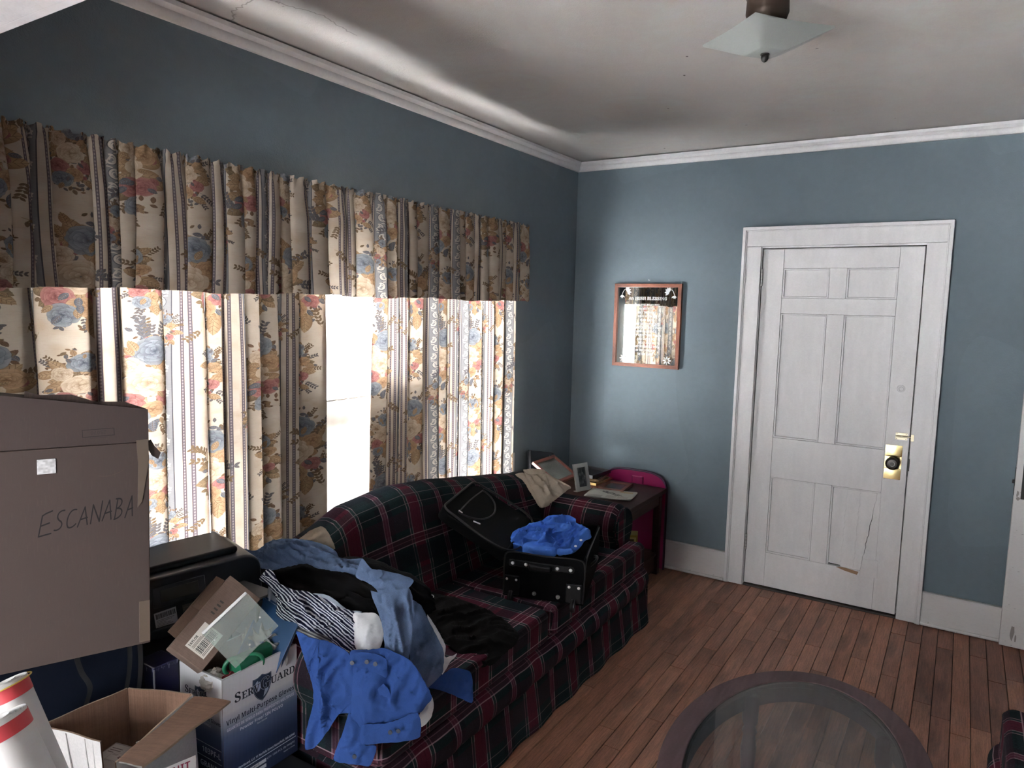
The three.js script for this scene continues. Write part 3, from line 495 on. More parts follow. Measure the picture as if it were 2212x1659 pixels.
// ---------------------------------------------------------------- oval coffee table with glass top
{
  const t = thing('coffee_table', 'oval dark wood coffee table with a clear glass top', 'table', [1.95, 0, 2.33]);
  const A = 0.347, B = 0.556, w = 0.062, Y = 0.42;
  const wood = phy({ map: ptex(256, 256, (u, v, n) => { const k = 0.86 + 0.2 * n(u, v, 60, 6, 1) + 0.1 * n(u, v, 120, 120, 2); return [84 * k, 64 * k, 66 * k]; }, { rep: [2, 2] }), roughness: 0.5, specularIntensity: 0.6 });
  const ell = (a, b, s = new THREE.Shape()) => { s.absellipse(0, 0, a, b, 0, Math.PI * 2); return s; };
  const rim = ell(A, B); rim.holes.push(ell(A - w, B - w, new THREE.Path()));
  const rg = new THREE.ExtrudeGeometry(rim, { depth: 0.022, bevelEnabled: true, bevelSize: 0.004, bevelThickness: 0.004, bevelSegments: 3, curveSegments: 72 }).rotateX(Math.PI / 2);
  obj('top_rim', boxUV(rg.translate(0, Y - 0.004, 0)), wood, t);
  const led = ell(A - w + 0.002, B - w + 0.002); led.holes.push(ell(A - w - 0.012, B - w - 0.012, new THREE.Path()));
  obj('glass_ledge', boxUV(new THREE.ExtrudeGeometry(led, { depth: 0.008, bevelEnabled: false, curveSegments: 72 }).rotateX(Math.PI / 2).translate(0, Y - 0.011, 0)), wood, t);
  obj('glass_top', new THREE.ExtrudeGeometry(ell(A - w - 0.0055, B - w - 0.0055), { depth: 0.005, bevelEnabled: true, bevelSize: 0.001, bevelThickness: 0.001, bevelSegments: 2, curveSegments: 72 }).rotateX(Math.PI / 2).translate(0, Y - 0.0035, 0), phy({ color: new THREE.Color(0.93, 0.97, 0.95), transmission: 1, thickness: 0.006, roughness: 0.02, ior: 1.5, attenuationColor: new THREE.Color(0.45, 0.425, 0.41), attenuationDistance: 0.0065 }), t);
  const apron = ell(A - 0.05, B - 0.05); apron.holes.push(ell(A - 0.068, B - 0.068, new THREE.Path()));
  obj('apron', boxUV(new THREE.ExtrudeGeometry(apron, { depth: 0.05, bevelEnabled: false, curveSegments: 72 }).rotateX(Math.PI / 2).translate(0, Y - 0.03, 0)), wood, t);
  const lp = [[0.02, 0], [0.024, 0.012], [0.018, 0.03], [0.021, 0.05], [0.016, 0.075], [0.022, 0.14], [0.026, 0.2], [0.019, 0.25], [0.025, 0.262], [0.018, 0.28], [0.026, 0.30], [0.026, 0.385], [0, 0.385]].map(([a, b]) => new THREE.Vector2(a, b));
  for (const [x, z] of [[-0.2, -0.33], [0.2, -0.33], [-0.2, 0.33], [0.2, 0.33]]) obj('leg', new THREE.LatheGeometry(lp, 20).translate(x, 0.002, z), wood, t);
}
// ---------------------------------------------------------------- plaid upholstery
const plaidTex = (() => {
  const S = 512;
  return ctex(S, S, (g) => {
    const P = (f) => f * S;
    g.fillStyle = 'rgb(27,30,36)'; g.fillRect(0, 0, S, S);
    // ground blocks: green and navy alternate along the warp
    const lines = (vert, a) => {
      const R = (x, w, c, al) => { g.globalAlpha = al; g.fillStyle = c; for (const o of [-S, 0, S]) vert ? g.fillRect(P(x - w / 2) + o, 0, P(w), S) : g.fillRect(0, P(x - w / 2) + o, S, P(w)); g.globalAlpha = 1; };
      if (vert) {
        R(0.25, 0.26, 'rgb(26,40,42)', 0.9); R(0.75, 0.26, 'rgb(24,38,40)', 0.9);
        R(0, 0.30, 'rgb(30,34,38)', 1); R(0, 0.17, 'rgb(84,30,46)', 1); R(0.116, 0.035, 'rgb(34,50,50)', 1); R(-0.116, 0.035, 'rgb(34,50,50)', 1);
        for (const x of [0.094, 0.138, -0.094, -0.138]) R(x, 0.011, 'rgb(150,128,130)', 0.9);
        R(0.03, 0.006, 'rgb(64,24,38)', 0.8); R(-0.03, 0.006, 'rgb(64,24,38)', 0.8);
        R(0.5, 0.07, 'rgb(86,48,62)', 1); for (const x of [0.46, 0.54]) R(x, 0.012, 'rgb(146,124,128)', 0.9); R(0.5, 0.008, 'rgb(130,96,106)', 0.7);
      } else {
        R(0.2, 0.2, 'rgb(20,22,34)', 0.45); R(0.75, 0.22, 'rgb(70,24,40)', 0.35); R(0.42, 0.12, 'rgb(30,52,52)', 0.35);
        R(0, 0.10, 'rgb(80,30,46)', 0.5); for (const x of [-0.055, 0.055]) R(x, 0.012, 'rgb(165,135,142)', 0.85); R(0, 0.008, 'rgb(150,110,124)', 0.5);
        for (const x of [0.44, 0.56]) R(x, 0.008, 'rgb(150,132,134)', 0.6);
      }
    };
    lines(true); lines(false);
    for (let i = 0; i < 14000; i++) { g.fillStyle = `rgba(${rnd() < 0.5 ? '0,0,0' : '150,150,160'},${rr(0.03, 0.1)})`; g.fillRect(rr(0, S), rr(0, S), 2, rr(1, 5)); }
  }, { rep: [1 / 0.345, 1 / 0.345] });
})();
const plaid = phy({ map: plaidTex, specularIntensity: 0.3, roughness: 0.95, bumpMap: weaveBump, bumpScale: 0.0006 });
const piping = std({ map: plaidTex, color: new THREE.Color(0.9, 0.9, 0.9), roughness: 0.95 });
const baseOf = new WeakMap();
function wthing(name, label, category, pos, group) { const o = thing(name, label, category, pos, 0, group); baseOf.set(o, pos); return o; }
function wobj(name, gs, mat, parent, label) {         // geometry given in world coordinates, kept relative to the thing's base
  const b = baseOf.get(parent), m = obj(name, merged(gs).clone().translate(-b[0], -b[1], -b[2]), mat, parent, label); baseOf.set(m, b); return m;
}
function plaidUV(g, du = 0, dv = 0) {
  g = clean(g); const p = g.attributes.position, n = g.attributes.normal, uv = new Float32Array(p.count * 2);
  for (let i = 0; i < p.count; i += 3) {
    const q = [0, 1, 2].map((c) => Math.abs(n.array[3 * i + c] + n.array[3 * i + 3 + c] + n.array[3 * i + 6 + c]));
    for (let k = i; k < i + 3; k++) {
      const x = p.getX(k), y = p.getY(k), z = p.getZ(k), [a, b] = q[2] > q[0] && q[2] > q[1] ? [x + 0.12, y] : q[1] > q[0] ? [z, x + 0.5] : [z, y];
      uv[2 * k] = a + du; uv[2 * k + 1] = b + dv;
    }
  }
  g.setAttribute('uv', new THREE.BufferAttribute(uv, 2)); return g;
}
// profile points [x, y] swept along z, uv = (z, arc length); f bends the profile per z
function sweepZ(z0, z1, n, prof, f = (p) => p, v0 = 0) {
  return grid(n, prof.length - 1, (t, k) => {
    const z = lerp(z0, z1, t), i = Math.round(k * (prof.length - 1)), p = f(prof[i], z, t, i);
    let L = v0; for (let j = 1; j <= i; j++) L += Math.hypot(prof[j][0] - prof[j - 1][0], prof[j][1] - prof[j - 1][1]);
    return [p[0], p[1], p[2] ?? z, z, L];
  });
}
function arc(cx, cy, r, a0, a1, n, ry = r) { const P = []; for (let i = 0; i <= n; i++) { const a = lerp(a0, a1, i / n); P.push([cx + Math.cos(a) * r, cy + Math.sin(a) * ry]); } return P; }
// one seat: everything in local coordinates, x forward, z along the seat, 0..L
function seatFurniture(root, L, cushions, crest, phase) {
  const D = 0.95, uz = (g) => { const uv = g.attributes.uv; for (let i = 0; i < uv.count; i++) uv.setX(i, uv.getX(i) + phase); return g; };
  const P = (g) => plaidUV(g, phase, 0);
  obj('base', P(new RoundedBoxGeometry(D - 0.16, 0.24, L - 0.06, 2, 0.02).translate(0.5, 0.21, L / 2)), plaid, root);
  // camel back
  const prof = [[0.46, 0.36], [0.43, 0.46], [0.395, 0.58], [0.365, 0.68], [0.345, 0.76], [0.332, 0.82], [0.31, 0.865], [0.275, 0.892], [0.235, 0.9], [0.195, 0.892], [0.165, 0.868], [0.15, 0.83], [0.145, 0.7], [0.145, 0.4], [0.145, 0.12]];
  const back = sweepZ(0.03, L - 0.03, 64, prof, ([x, y], z, t) => { const e = Math.pow(clamp(Math.min(t, 1 - t) / 0.035, 0, 1), 0.45), top = crest(z), k = y > 0.5 ? lerp(0, top - 0.9, (y - 0.5) / 0.4) : 0, yy = y + k; return [0.25 + (x - 0.25) * (0.35 + 0.65 * e) + 0.01 * Math.sin(z * 7) * (y > 0.5 ? 1 : 0), yy > 0.5 ? 0.5 + (yy - 0.5) * (0.55 + 0.45 * e) : yy]; });
  obj('back', uz(back), plaid, root);
  // rolled arms, set back behind the cushion ears
  for (const s of [0, 1]) {
    const c = s ? L - 0.115 : 0.115, pr = [[c - 0.08, 0.1], [c - 0.08, 0.46], ...arc(c, 0.545, 0.112, Math.PI * 1.22, -Math.PI * 0.22, 26), [c + 0.08, 0.46], [c + 0.08, 0.1]];
    const n = 24, X0 = 0.15, X1 = 0.83;
    const body = grid(n, pr.length - 1, (t, k) => { const i = Math.round(k * (pr.length - 1)), e = t > 0.93 ? Math.sqrt(Math.max(0, 1 - Math.pow((t - 0.93) / 0.07, 2))) : 1, sc = 0.86 + 0.14 * e, [z, y] = pr[i]; let q = 0; for (let j = 1; j <= i; j++) q += Math.hypot(pr[j][0] - pr[j - 1][0], pr[j][1] - pr[j - 1][1]); const x = lerp(X0, X1, t); return [x, 0.5 + (y - 0.5) * (y > 0.44 ? sc : 1), c + (z - c) * sc, x + 0.08, q]; });
    const arm = obj('arm', body, plaid, root);
    const sh = new THREE.Shape(); pr.forEach(([z, y], i) => { const a = -(c + (z - c) * 0.86), b = 0.5 + (y - 0.5) * (y > 0.44 ? 0.86 : 1); i ? sh.lineTo(a, b) : sh.moveTo(a, b); });
    obj('arm_front', P(new THREE.ExtrudeGeometry(sh, { depth: 0.012, bevelEnabled: true, bevelSize: 0.004, bevelThickness: 0.008, bevelSegments: 3 }).rotateY(Math.PI / 2).translate(X1 - 0.004, 0, 0)), plaid, arm);
    obj('piping', tube(pr.slice(1, -1).map(([z, y]) => [X1 + 0.006, 0.5 + (y - 0.5) * 0.89, c + (z - c) * 0.89]), 0.004, 60, 6), piping, arm);
  }
  // puffed front rail and flared skirt with a kick pleat
  const seams = [...Array(cushions + 1)].map((_, i) => 0.03 + (L - 0.06) * i / cushions);
  const rail = [...arc(D - 0.04, 0.265, 0.062, Math.PI / 2, -Math.PI / 2, 14, 0.068)];
  const railG = sweepZ(0.02, L - 0.02, 90, [[0.6, 0.335], ...rail, [0.6, 0.195]], ([x, y], z, t) => { const e = Math.pow(clamp(Math.min(t, 1 - t) / 0.025, 0, 1), 0.5), w = 1 + 0.16 * ns(z * 9, y * 8, 2); return [x > 0.8 ? D - 0.06 + (x - D + 0.06) * w * (0.4 + 0.6 * e) : x, 0.265 + (y - 0.265) * (0.7 + 0.3 * e)]; });
  obj('front_rail', uz(railG), plaid, root);
  for (let i = 0; i < cushions; i++) {
    const a = seams[i] + 0.004 - (i ? 0 : 0.03), b = seams[i + 1] - 0.004 + (i === cushions - 1 ? 0.03 : 0);
    obj('skirt_panel', uz(sweepZ(a, b, 46, [[D - 0.022, 0.215], [D - 0.016, 0.17], [D - 0.008, 0.11], [D, 0.05], [D + 0.004, 0.012]], ([x, y], z, t) => [x + 0.006 * Math.sin(z * 23) * (0.215 - y) * 5, y, z + (t > 0.97 && i < cushions - 1 ? 0.018 * (0.2 - y) / 0.2 : t < 0.03 && i ? -0.018 * (0.2 - y) / 0.2 : 0)])), plaid, root);
    if (i) obj('kick_pleat', uz(sweepZ(seams[i] - 0.05, seams[i] + 0.05, 6, [[D - 0.04, 0.215], [D - 0.028, 0.012]])), plaid, root);
  }
  for (const [z, s] of [[0.004, 1], [L - 0.004, -1]]) obj('skirt_panel', P(grid(30, 4, (t, k) => { const x = lerp(0.16, D - 0.01, t), y = lerp(0.215, 0.012, k); return [x, y, z - s * 0.02 * k + 0.003 * Math.sin(x * 30) * k, 0, 0]; })), plaid, root);
  // T cushions with piped edges
  for (let i = 0; i < cushions; i++) {
    const a = seams[i] + 0.003, b = seams[i + 1] - 0.003, first = i === 0, last = i === cushions - 1, z0 = first ? 0.235 : a, z1 = last ? L - 0.235 : b, f0 = first ? 0.05 : a, f1 = last ? L - 0.05 : b, B = 0.028, E = 0.845;
    const pts = []; const corner = (x, z, r, a0) => { for (let q = 0; q <= 5; q++) { const an = a0 + q / 5 * Math.PI / 2; pts.push([x + Math.cos(an) * r, z + Math.sin(an) * r]); } };
    pts.push([0.42, z0]); if (first) { pts.push([E, z0]); pts.push([E, f0 + 0.02]); }
    corner(D - 0.045, f0 + 0.045, 0.04, -Math.PI / 2); corner(D - 0.045, f1 - 0.045, 0.04, 0);
    if (last) { pts.push([E, f1 - 0.02]); pts.push([E, z1]); } pts.push([0.42, z1]);
    const s = new THREE.Shape(); pts.forEach(([x, z], k) => k ? s.lineTo(x, -z) : s.moveTo(x, -z));
    let g = new THREE.ExtrudeGeometry(s, { depth: 0.125 - 2 * B, bevelEnabled: true, bevelSize: B - 0.006, bevelThickness: B, bevelSegments: 5, bevelOffset: -(B - 0.006) }).rotateX(-Math.PI / 2).translate(0, 0.335 + B, 0);
    g = new TessellateModifier(0.05, 8).modify(clean(g));
    const p = g.attributes.position;
    for (let k = 0; k < p.count; k++) { const x = p.getX(k), y = p.getY(k), z = p.getZ(k), t = clamp((y - 0.36) / 0.1, 0, 1), m = Math.sin(clamp((z - f0) / (f1 - f0), 0, 1) * Math.PI), n = Math.sin(clamp((x - 0.42) / (D - 0.42), 0, 1) * Math.PI); p.setY(k, y + t * (0.006 * Math.pow(m * n, 0.6) - 0.026 * Math.pow(m, 3) * n) + 0.003 * ns(x * 9, z * 9, i)); }
    g.deleteAttribute('normal'); const uvk = g.attributes.uv; g.deleteAttribute('uv'); g = mergeVertices(g, 1e-4); g.computeVertexNormals();
    const c = obj('seat_cushion', P(g), plaid, root);
    const edge = [...pts, pts[0]].slice(0, -1), rim = (y) => tube(edge.map(([x, z]) => [x, y, z]), 0.0045, 160, 6, true);
    const yT = 0.453, yB = 0.343;
    const straight = (y) => { const path = new THREE.CurvePath(); const e = edge.map(([x, z]) => V(x < 0.5 ? x : x - 0.003, y, z)); for (let k = 0; k < e.length; k++) path.add(new THREE.LineCurve3(e[k], e[(k + 1) % e.length])); return new THREE.TubeGeometry(path, 220, 0.0042, 6, false); };
    obj('piping', [straight(yT - 0.012), straight(yB + 0.004)].map((q) => P(q)), piping, c);
  }
}
{
  const s = thing('sofa', 'plaid skirted sofa with a curved back in burgundy, green and navy', 'sofa', [0, 0, 0.862]);
  // crest measured along the back
  const cr = [[0, 0.73], [0.24, 0.765], [0.5, 0.8], [0.74, 0.835], [1.0, 0.877], [1.24, 0.897], [1.5, 0.868], [1.64, 0.815], [1.8, 0.76], [2.11, 0.70]];
  const crest = (z) => { for (let i = 1; i < cr.length; i++) if (z <= cr[i][0]) { let t = (z - cr[i - 1][0]) / (cr[i][0] - cr[i - 1][0]); t = (1 - Math.cos(t * Math.PI)) / 2 * 0.4 + t * 0.6; return lerp(cr[i - 1][1], cr[i][1], t); } return 0.7; };
  seatFurniture(s, 2.12, 2, crest, 0.862 + 0.005);
  const a = thing('armchair', 'matching plaid armchair seat at the lower right edge, beyond the coffee table', 'armchair', [3.395, 0, 2.78], Math.PI);
  seatFurniture(a, 1.12, 1, (z) => 0.78 + 0.08 * Math.sin(z / 1.12 * Math.PI), 0.1);
}
// ---------------------------------------------------------------- end table between sofa and back wall
const darkWood = phy({ map: grainTex, color: new THREE.Color(0.14, 0.12, 0.15), roughness: 0.5, specularIntensity: 0.4 });
{
  const t = wthing('end_table', 'dark wood end table with a lower shelf in the corner beside the sofa', 'table', [0.44, 0, 0.44]);
  wobj('table_top', bx(0.14, 0.522, 0.105, 0.752, 0.55, 0.80, 0.005, 2), darkWood, t);
  wobj('apron', [bx(0.17, 0.44, 0.13, 0.725, 0.522, 0.15), bx(0.17, 0.44, 0.755, 0.725, 0.522, 0.775), bx(0.17, 0.44, 0.13, 0.19, 0.522, 0.775), bx(0.705, 0.45, 0.13, 0.725, 0.522, 0.775)], darkWood, t);
  for (const [x, z] of [[0.165, 0.125], [0.69, 0.125], [0.165, 0.74], [0.69, 0.74]]) wobj('leg', bx(x, 0.001, z, x + 0.042, 0.523, z + 0.042, 0.004), darkWood, t);
  wobj('lower_shelf', bx(0.17, 0.125, 0.13, 0.725, 0.145, 0.775, 0.003), darkWood, t);
  wobj('drawer_front', [bx(0.69, 0.02, 0.165, 0.712, 0.118, 0.74, 0.004)], darkWood, t);
}
{ // magenta plastic sled standing behind the table
  const m = wthing('plastic_sled', 'magenta plastic sled with dark rim standing upright between end table and wall', 'sled', [0.52, 0, 0.07]);
  const mag = std({ color: new THREE.Color(0.26, 0.010, 0.085), roughness: 0.3 });
  const pts = []; const N = 34, W0 = 0.30, W1 = 0.735;
  const out = (ins) => { const P = [[W1 - ins, 0.004 + ins]]; for (let i = 0; i <= N; i++) { const a = i / N * Math.PI, c = Math.cos(a), s = Math.sin(a); P.push([(W0 + W1) / 2 + Math.sign(c) * Math.pow(Math.abs(c), 0.55) * ((W1 - W0) / 2 - ins), 0.50 - ins * 0.2 + Math.pow(s, 0.8) * (0.128 - ins)]); } P.push([W0 + ins, 0.004 + ins]); return P; };
  const shp = (P) => { const s = new THREE.Shape(); P.forEach(([x, y], i) => i ? s.lineTo(x, y) : s.moveTo(x, y)); return s; };
  wobj('shell', new THREE.ExtrudeGeometry(shp(out(0.006)), { depth: 0.008, bevelEnabled: true, bevelSize: 0.004, bevelThickness: 0.004, bevelSegments: 3 }).translate(0, 0, 0.052), mag, m);
  wobj('handle_recess', [new RoundedBoxGeometry(0.075, 0.052, 0.012, 3, 0.006).translate(0.535, 0.565, 0.064), new RoundedBoxGeometry(0.006, 0.05, 0.02, 2, 0.003).translate(0.50, 0.565, 0.066), new RoundedBoxGeometry(0.006, 0.05, 0.02, 2, 0.003).translate(0.572, 0.565, 0.066)], mag, m);
  wobj('rim', tube(out(0).map(([x, y]) => [x, y, 0.062]), 0.0075, 160, 8), std({ color: new THREE.Color(0.035, 0.008, 0.035), roughness: 0.35 }), m);
}
// ---------------------------------------------------------------- things on the end table
const printTex = (w, h, draw) => ctex(w, h, draw, { wrap: false });
function pictureFrame(name, label, w, h, bar, thick, mat, pic, M, group) {
  const f = thing(name, label, 'frame', [0, 0, 0], 0, group);
  const one = (len) => { const s = new THREE.Shape(); s.moveTo(-len / 2, 0); s.lineTo(len / 2, 0); s.lineTo(len / 2 - bar, bar); s.lineTo(-len / 2 + bar, bar); return boxUV(new THREE.ExtrudeGeometry(s, { depth: thick - 0.003, bevelEnabled: true, bevelSize: 0.0012, bevelThickness: 0.0015, bevelSegments: 2 })); };
  obj('frame_bar', one(w).translate(0, -h / 2, 0), mat, f); obj('frame_bar', one(w).rotateZ(Math.PI).translate(0, h / 2, 0), mat, f);
  obj('frame_bar', one(h).rotateZ(Math.PI / 2).translate(w / 2, 0, 0), mat, f); obj('frame_bar', one(h).rotateZ(-Math.PI / 2).translate(-w / 2, 0, 0), mat, f);
  obj('picture', [new THREE.BoxGeometry(w - bar * 1.6, h - bar * 1.6, 0.004).translate(0, 0, thick * 0.35)], pic, f);
  f.applyMatrix4(M); return f;
}
{
  const red = std({ map: grainTex, color: new THREE.Color(0.5, 0.27, 0.24), roughness: 0.5 });
  const mount = std({ map: ptex(128, 128, (u, v, n) => { const a = 70 + 40 * n(u, v, 3, 3, 2) + 14 * n(u, v, 40, 40, 1); return [a, a, a * 0.92]; }), roughness: 0.25 });
  // leaning across the corner
  const M = new THREE.Matrix4().makeBasis(V(0, 0, -1), V(-0.853, 0.522, 0), V(0.522, 0.853, 0)).setPosition(0.2, 0.674, 0.577);
  pictureFrame('picture_frame', 'reddish wooden picture frame leaning in the corner behind the khaki trousers', 0.262, 0.20, 0.018, 0.018, red, mount, M);
  const dev = thing('electronic_device', 'black plastic electronic device propped against the blue wall in the corner', 'device', [0.075, 0.55, 0.52]);
  dev.rotation.set(0, 0, 0); { const q = frameFrom([0.075, 0.655, 0.52], [0.95, 0.25, 0.1], [0, 1, -0.22]); dev.position.set(0, 0, 0); dev.applyMatrix4(q); }
  const bp = std({ color: new THREE.Color(0.012, 0.014, 0.02), roughness: 0.35 });
  obj('body', new RoundedBoxGeometry(0.25, 0.22, 0.035, 4, 0.012), bp, dev);
  obj('indicator', [0.07, 0.085, 0.1].map((x) => new THREE.BoxGeometry(0.004, 0.0025, 0.001).translate(x, 0.085, 0.018)), std({ color: new THREE.Color(0.6, 0.62, 0.6) }), dev, 'tiny pale marks');
  obj('side_seam', new RoundedBoxGeometry(0.252, 0.222, 0.003, 1, 0.001).translate(0, 0, 0), std({ color: new THREE.Color(0.03, 0.03, 0.035), roughness: 0.5 }), dev);
  // small upright silver frame on an easel foot
  const silver = std({ color: new THREE.Color(0.48, 0.48, 0.46), metalness: 0.85, roughness: 0.35 });
  const photo = std({ map: printTex(96, 128, (g) => { g.fillStyle = '#3b3c3e'; g.fillRect(0, 0, 96, 128); for (let i = 0; i < 60; i++) { g.fillStyle = `rgba(${rnd() < 0.5 ? '150,150,150' : '20,20,24'},0.25)`; g.beginPath(); g.ellipse(rr(10, 86), rr(10, 118), rr(4, 18), rr(4, 22), 0, 0, 7); g.fill(); } }), roughness: 0.25 });
  const S = frameFrom([0.340, 0.637, 0.49], [0.86, 0.22, 0.42], [-0.1, 1, 0]);
  const sf = pictureFrame('picture_frame', 'small silver picture frame standing upright on the end table', 0.105, 0.165, 0.022, 0.014, silver, photo, S);
  obj('inner_bead', [new THREE.BoxGeometry(0.062, 0.002, 0.004).translate(0, 0.06, 0.013), new THREE.BoxGeometry(0.062, 0.002, 0.004).translate(0, -0.06, 0.013), new THREE.BoxGeometry(0.002, 0.12, 0.004).translate(0.031, 0, 0.013), new THREE.BoxGeometry(0.002, 0.12, 0.004).translate(-0.031, 0, 0.013)], silver, sf);
  obj('easel_foot', [bx(-0.05, -0.084, -0.05, 0.05, -0.079, 0.012, 0.001), new THREE.BoxGeometry(0.03, 0.13, 0.003).rotateX(0.3).translate(0, -0.02, -0.025)], silver, sf);
  // stack of frames
  const flat = (x, y, z, turn) => new THREE.Matrix4().makeRotationY(turn).multiply(new THREE.Matrix4().makeRotationX(-Math.PI / 2)).setPosition(x, y, z);
  const goldm = std({ color: new THREE.Color(0.55, 0.36, 0.14), metalness: 0.9, roughness: 0.25 });
  const bw = std({ color: new THREE.Color(0.018, 0.015, 0.016), roughness: 0.35 });
  const brownm = std({ map: grainTex, color: new THREE.Color(0.45, 0.30, 0.25), roughness: 0.4 });
  pictureFrame('picture_frame', 'dark brown picture frame at the bottom of the stack on the end table', 0.16, 0.22, 0.02, 0.018, brownm, mount, flat(0.33, 0.5515, 0.28, 0.15), 'stacked picture frames');
  pictureFrame('picture_frame', 'thin gold picture frame in the stack under the black one', 0.155, 0.215, 0.012, 0.016, goldm, mount, flat(0.325, 0.571, 0.285, -0.05), 'stacked picture frames');
  pictureFrame('picture_frame', 'polished bronze picture frame on top of the thin gold one in the stack', 0.15, 0.205, 0.016, 0.016, std({ color: new THREE.Color(0.30, 0.2, 0.12), metalness: 0.8, roughness: 0.25 }), mount, flat(0.315, 0.589, 0.275, 0.12), 'stacked picture frames');
  pictureFrame('picture_frame', 'black picture frame topmost on the stack behind the silver frame', 0.17, 0.22, 0.024, 0.022, bw, bw, flat(0.29, 0.607, 0.26, -0.1), 'stacked picture frames');
  pictureFrame('picture_frame', 'reddish brown open picture frame lying beside the stack near the magenta sled', 0.165, 0.205, 0.022, 0.016, std({ map: grainTex, color: new THREE.Color(0.38, 0.25, 0.22), roughness: 0.4 }), std({ color: new THREE.Color(0.05, 0.05, 0.055), roughness: 0.2 }), flat(0.482, 0.5515, 0.292, 0.12));
  // newspaper
  const n = thing('newspaper', 'folded newspaper with a dark printed picture on the end table edge', 'newspaper', [0.535, 0.551, 0.475], 0.17);
  const np = printTex(512, 384, (g) => {
    g.fillStyle = '#a29f95'; g.fillRect(0, 0, 512, 384); g.fillStyle = '#2a2a2c';
    for (let i = 0; i < 9; i++) g.fillRect(20, 300 + i * 9, 170, 3); for (let i = 0; i < 90; i++) { g.fillStyle = `rgba(40,40,42,${rr(0.2, 0.7)})`; g.beginPath(); g.ellipse(150 + i * 2.6 + rr(-30, 30), 130 + i * 1.1 + rr(-34, 34), rr(6, 24), rr(3, 9), 0.5, 0, 7); g.fill(); }
    g.fillStyle = '#9a8a6c'; g.fillRect(330, 30, 150, 60); g.fillStyle = '#8d8a80'; g.fillRect(24, 24, 190, 40); g.fillStyle = 'rgba(60,58,52,.8)'; g.font = 'italic bold 34px serif'; g.save(); g.translate(36, 80); g.fillRect(0, 0, 130, 4); g.restore(); for (let i = 0; i < 16; i++) g.fillRect(230 + (i % 2) * 130, 270 + Math.floor(i / 2) * 12, 115, 3);
  });
  const sheetG = (y, dx, dz, a) => grid(16, 12, (u, v) => { const x = (u - 0.5) * 0.275 + dx, z = (v - 0.5) * 0.20 + dz; return [x, y + 0.003 * Math.sin(u * 5 + a) * Math.sin(v * 4) + 0.004 * Math.pow(u, 6), z, u, 1 - v]; });
  obj('front_page', sheetG(0.0085, 0, 0, 0), std({ map: np, roughness: 0.8 }), n);
  obj('inner_pages', [sheetG(0.006, 0.004, 0.002, 0.4), sheetG(0.004, -0.002, 0.003, 0.2), sheetG(0.0015, 0.003, -0.001, 0.1)], std({ color: new THREE.Color(0.44, 0.42, 0.37), roughness: 0.85 }), n);
  // small yellow packet on the lower shelf
  const y = thing('small_carton', 'small yellow printed packet on the lower shelf of the end table', 'box', [0.60, 0.1455, 0.30], 0.5);
  const yt = printTex(128, 160, (g) => { g.fillStyle = '#a58f3a'; g.fillRect(0, 0, 128, 160); g.fillStyle = '#cfc07a'; g.fillRect(14, 20, 100, 60); g.fillStyle = '#4a4220'; g.fillRect(34, 34, 60, 30); g.fillStyle = '#d8cfa0'; g.fillRect(20, 100, 88, 8); g.fillRect(20, 118, 60, 8); });
  obj('carton', [new RoundedBoxGeometry(0.085, 0.135, 0.05, 2, 0.003).translate(0, 0.068, 0)], std({ map: yt, roughness: 0.6 }), y);
  obj('flap', bx(-0.042, 0.132, 0.022, 0.042, 0.16, 0.0255, 0.001).rotateX(0), std({ color: new THREE.Color(0.42, 0.36, 0.16), roughness: 0.7 }), y);
}
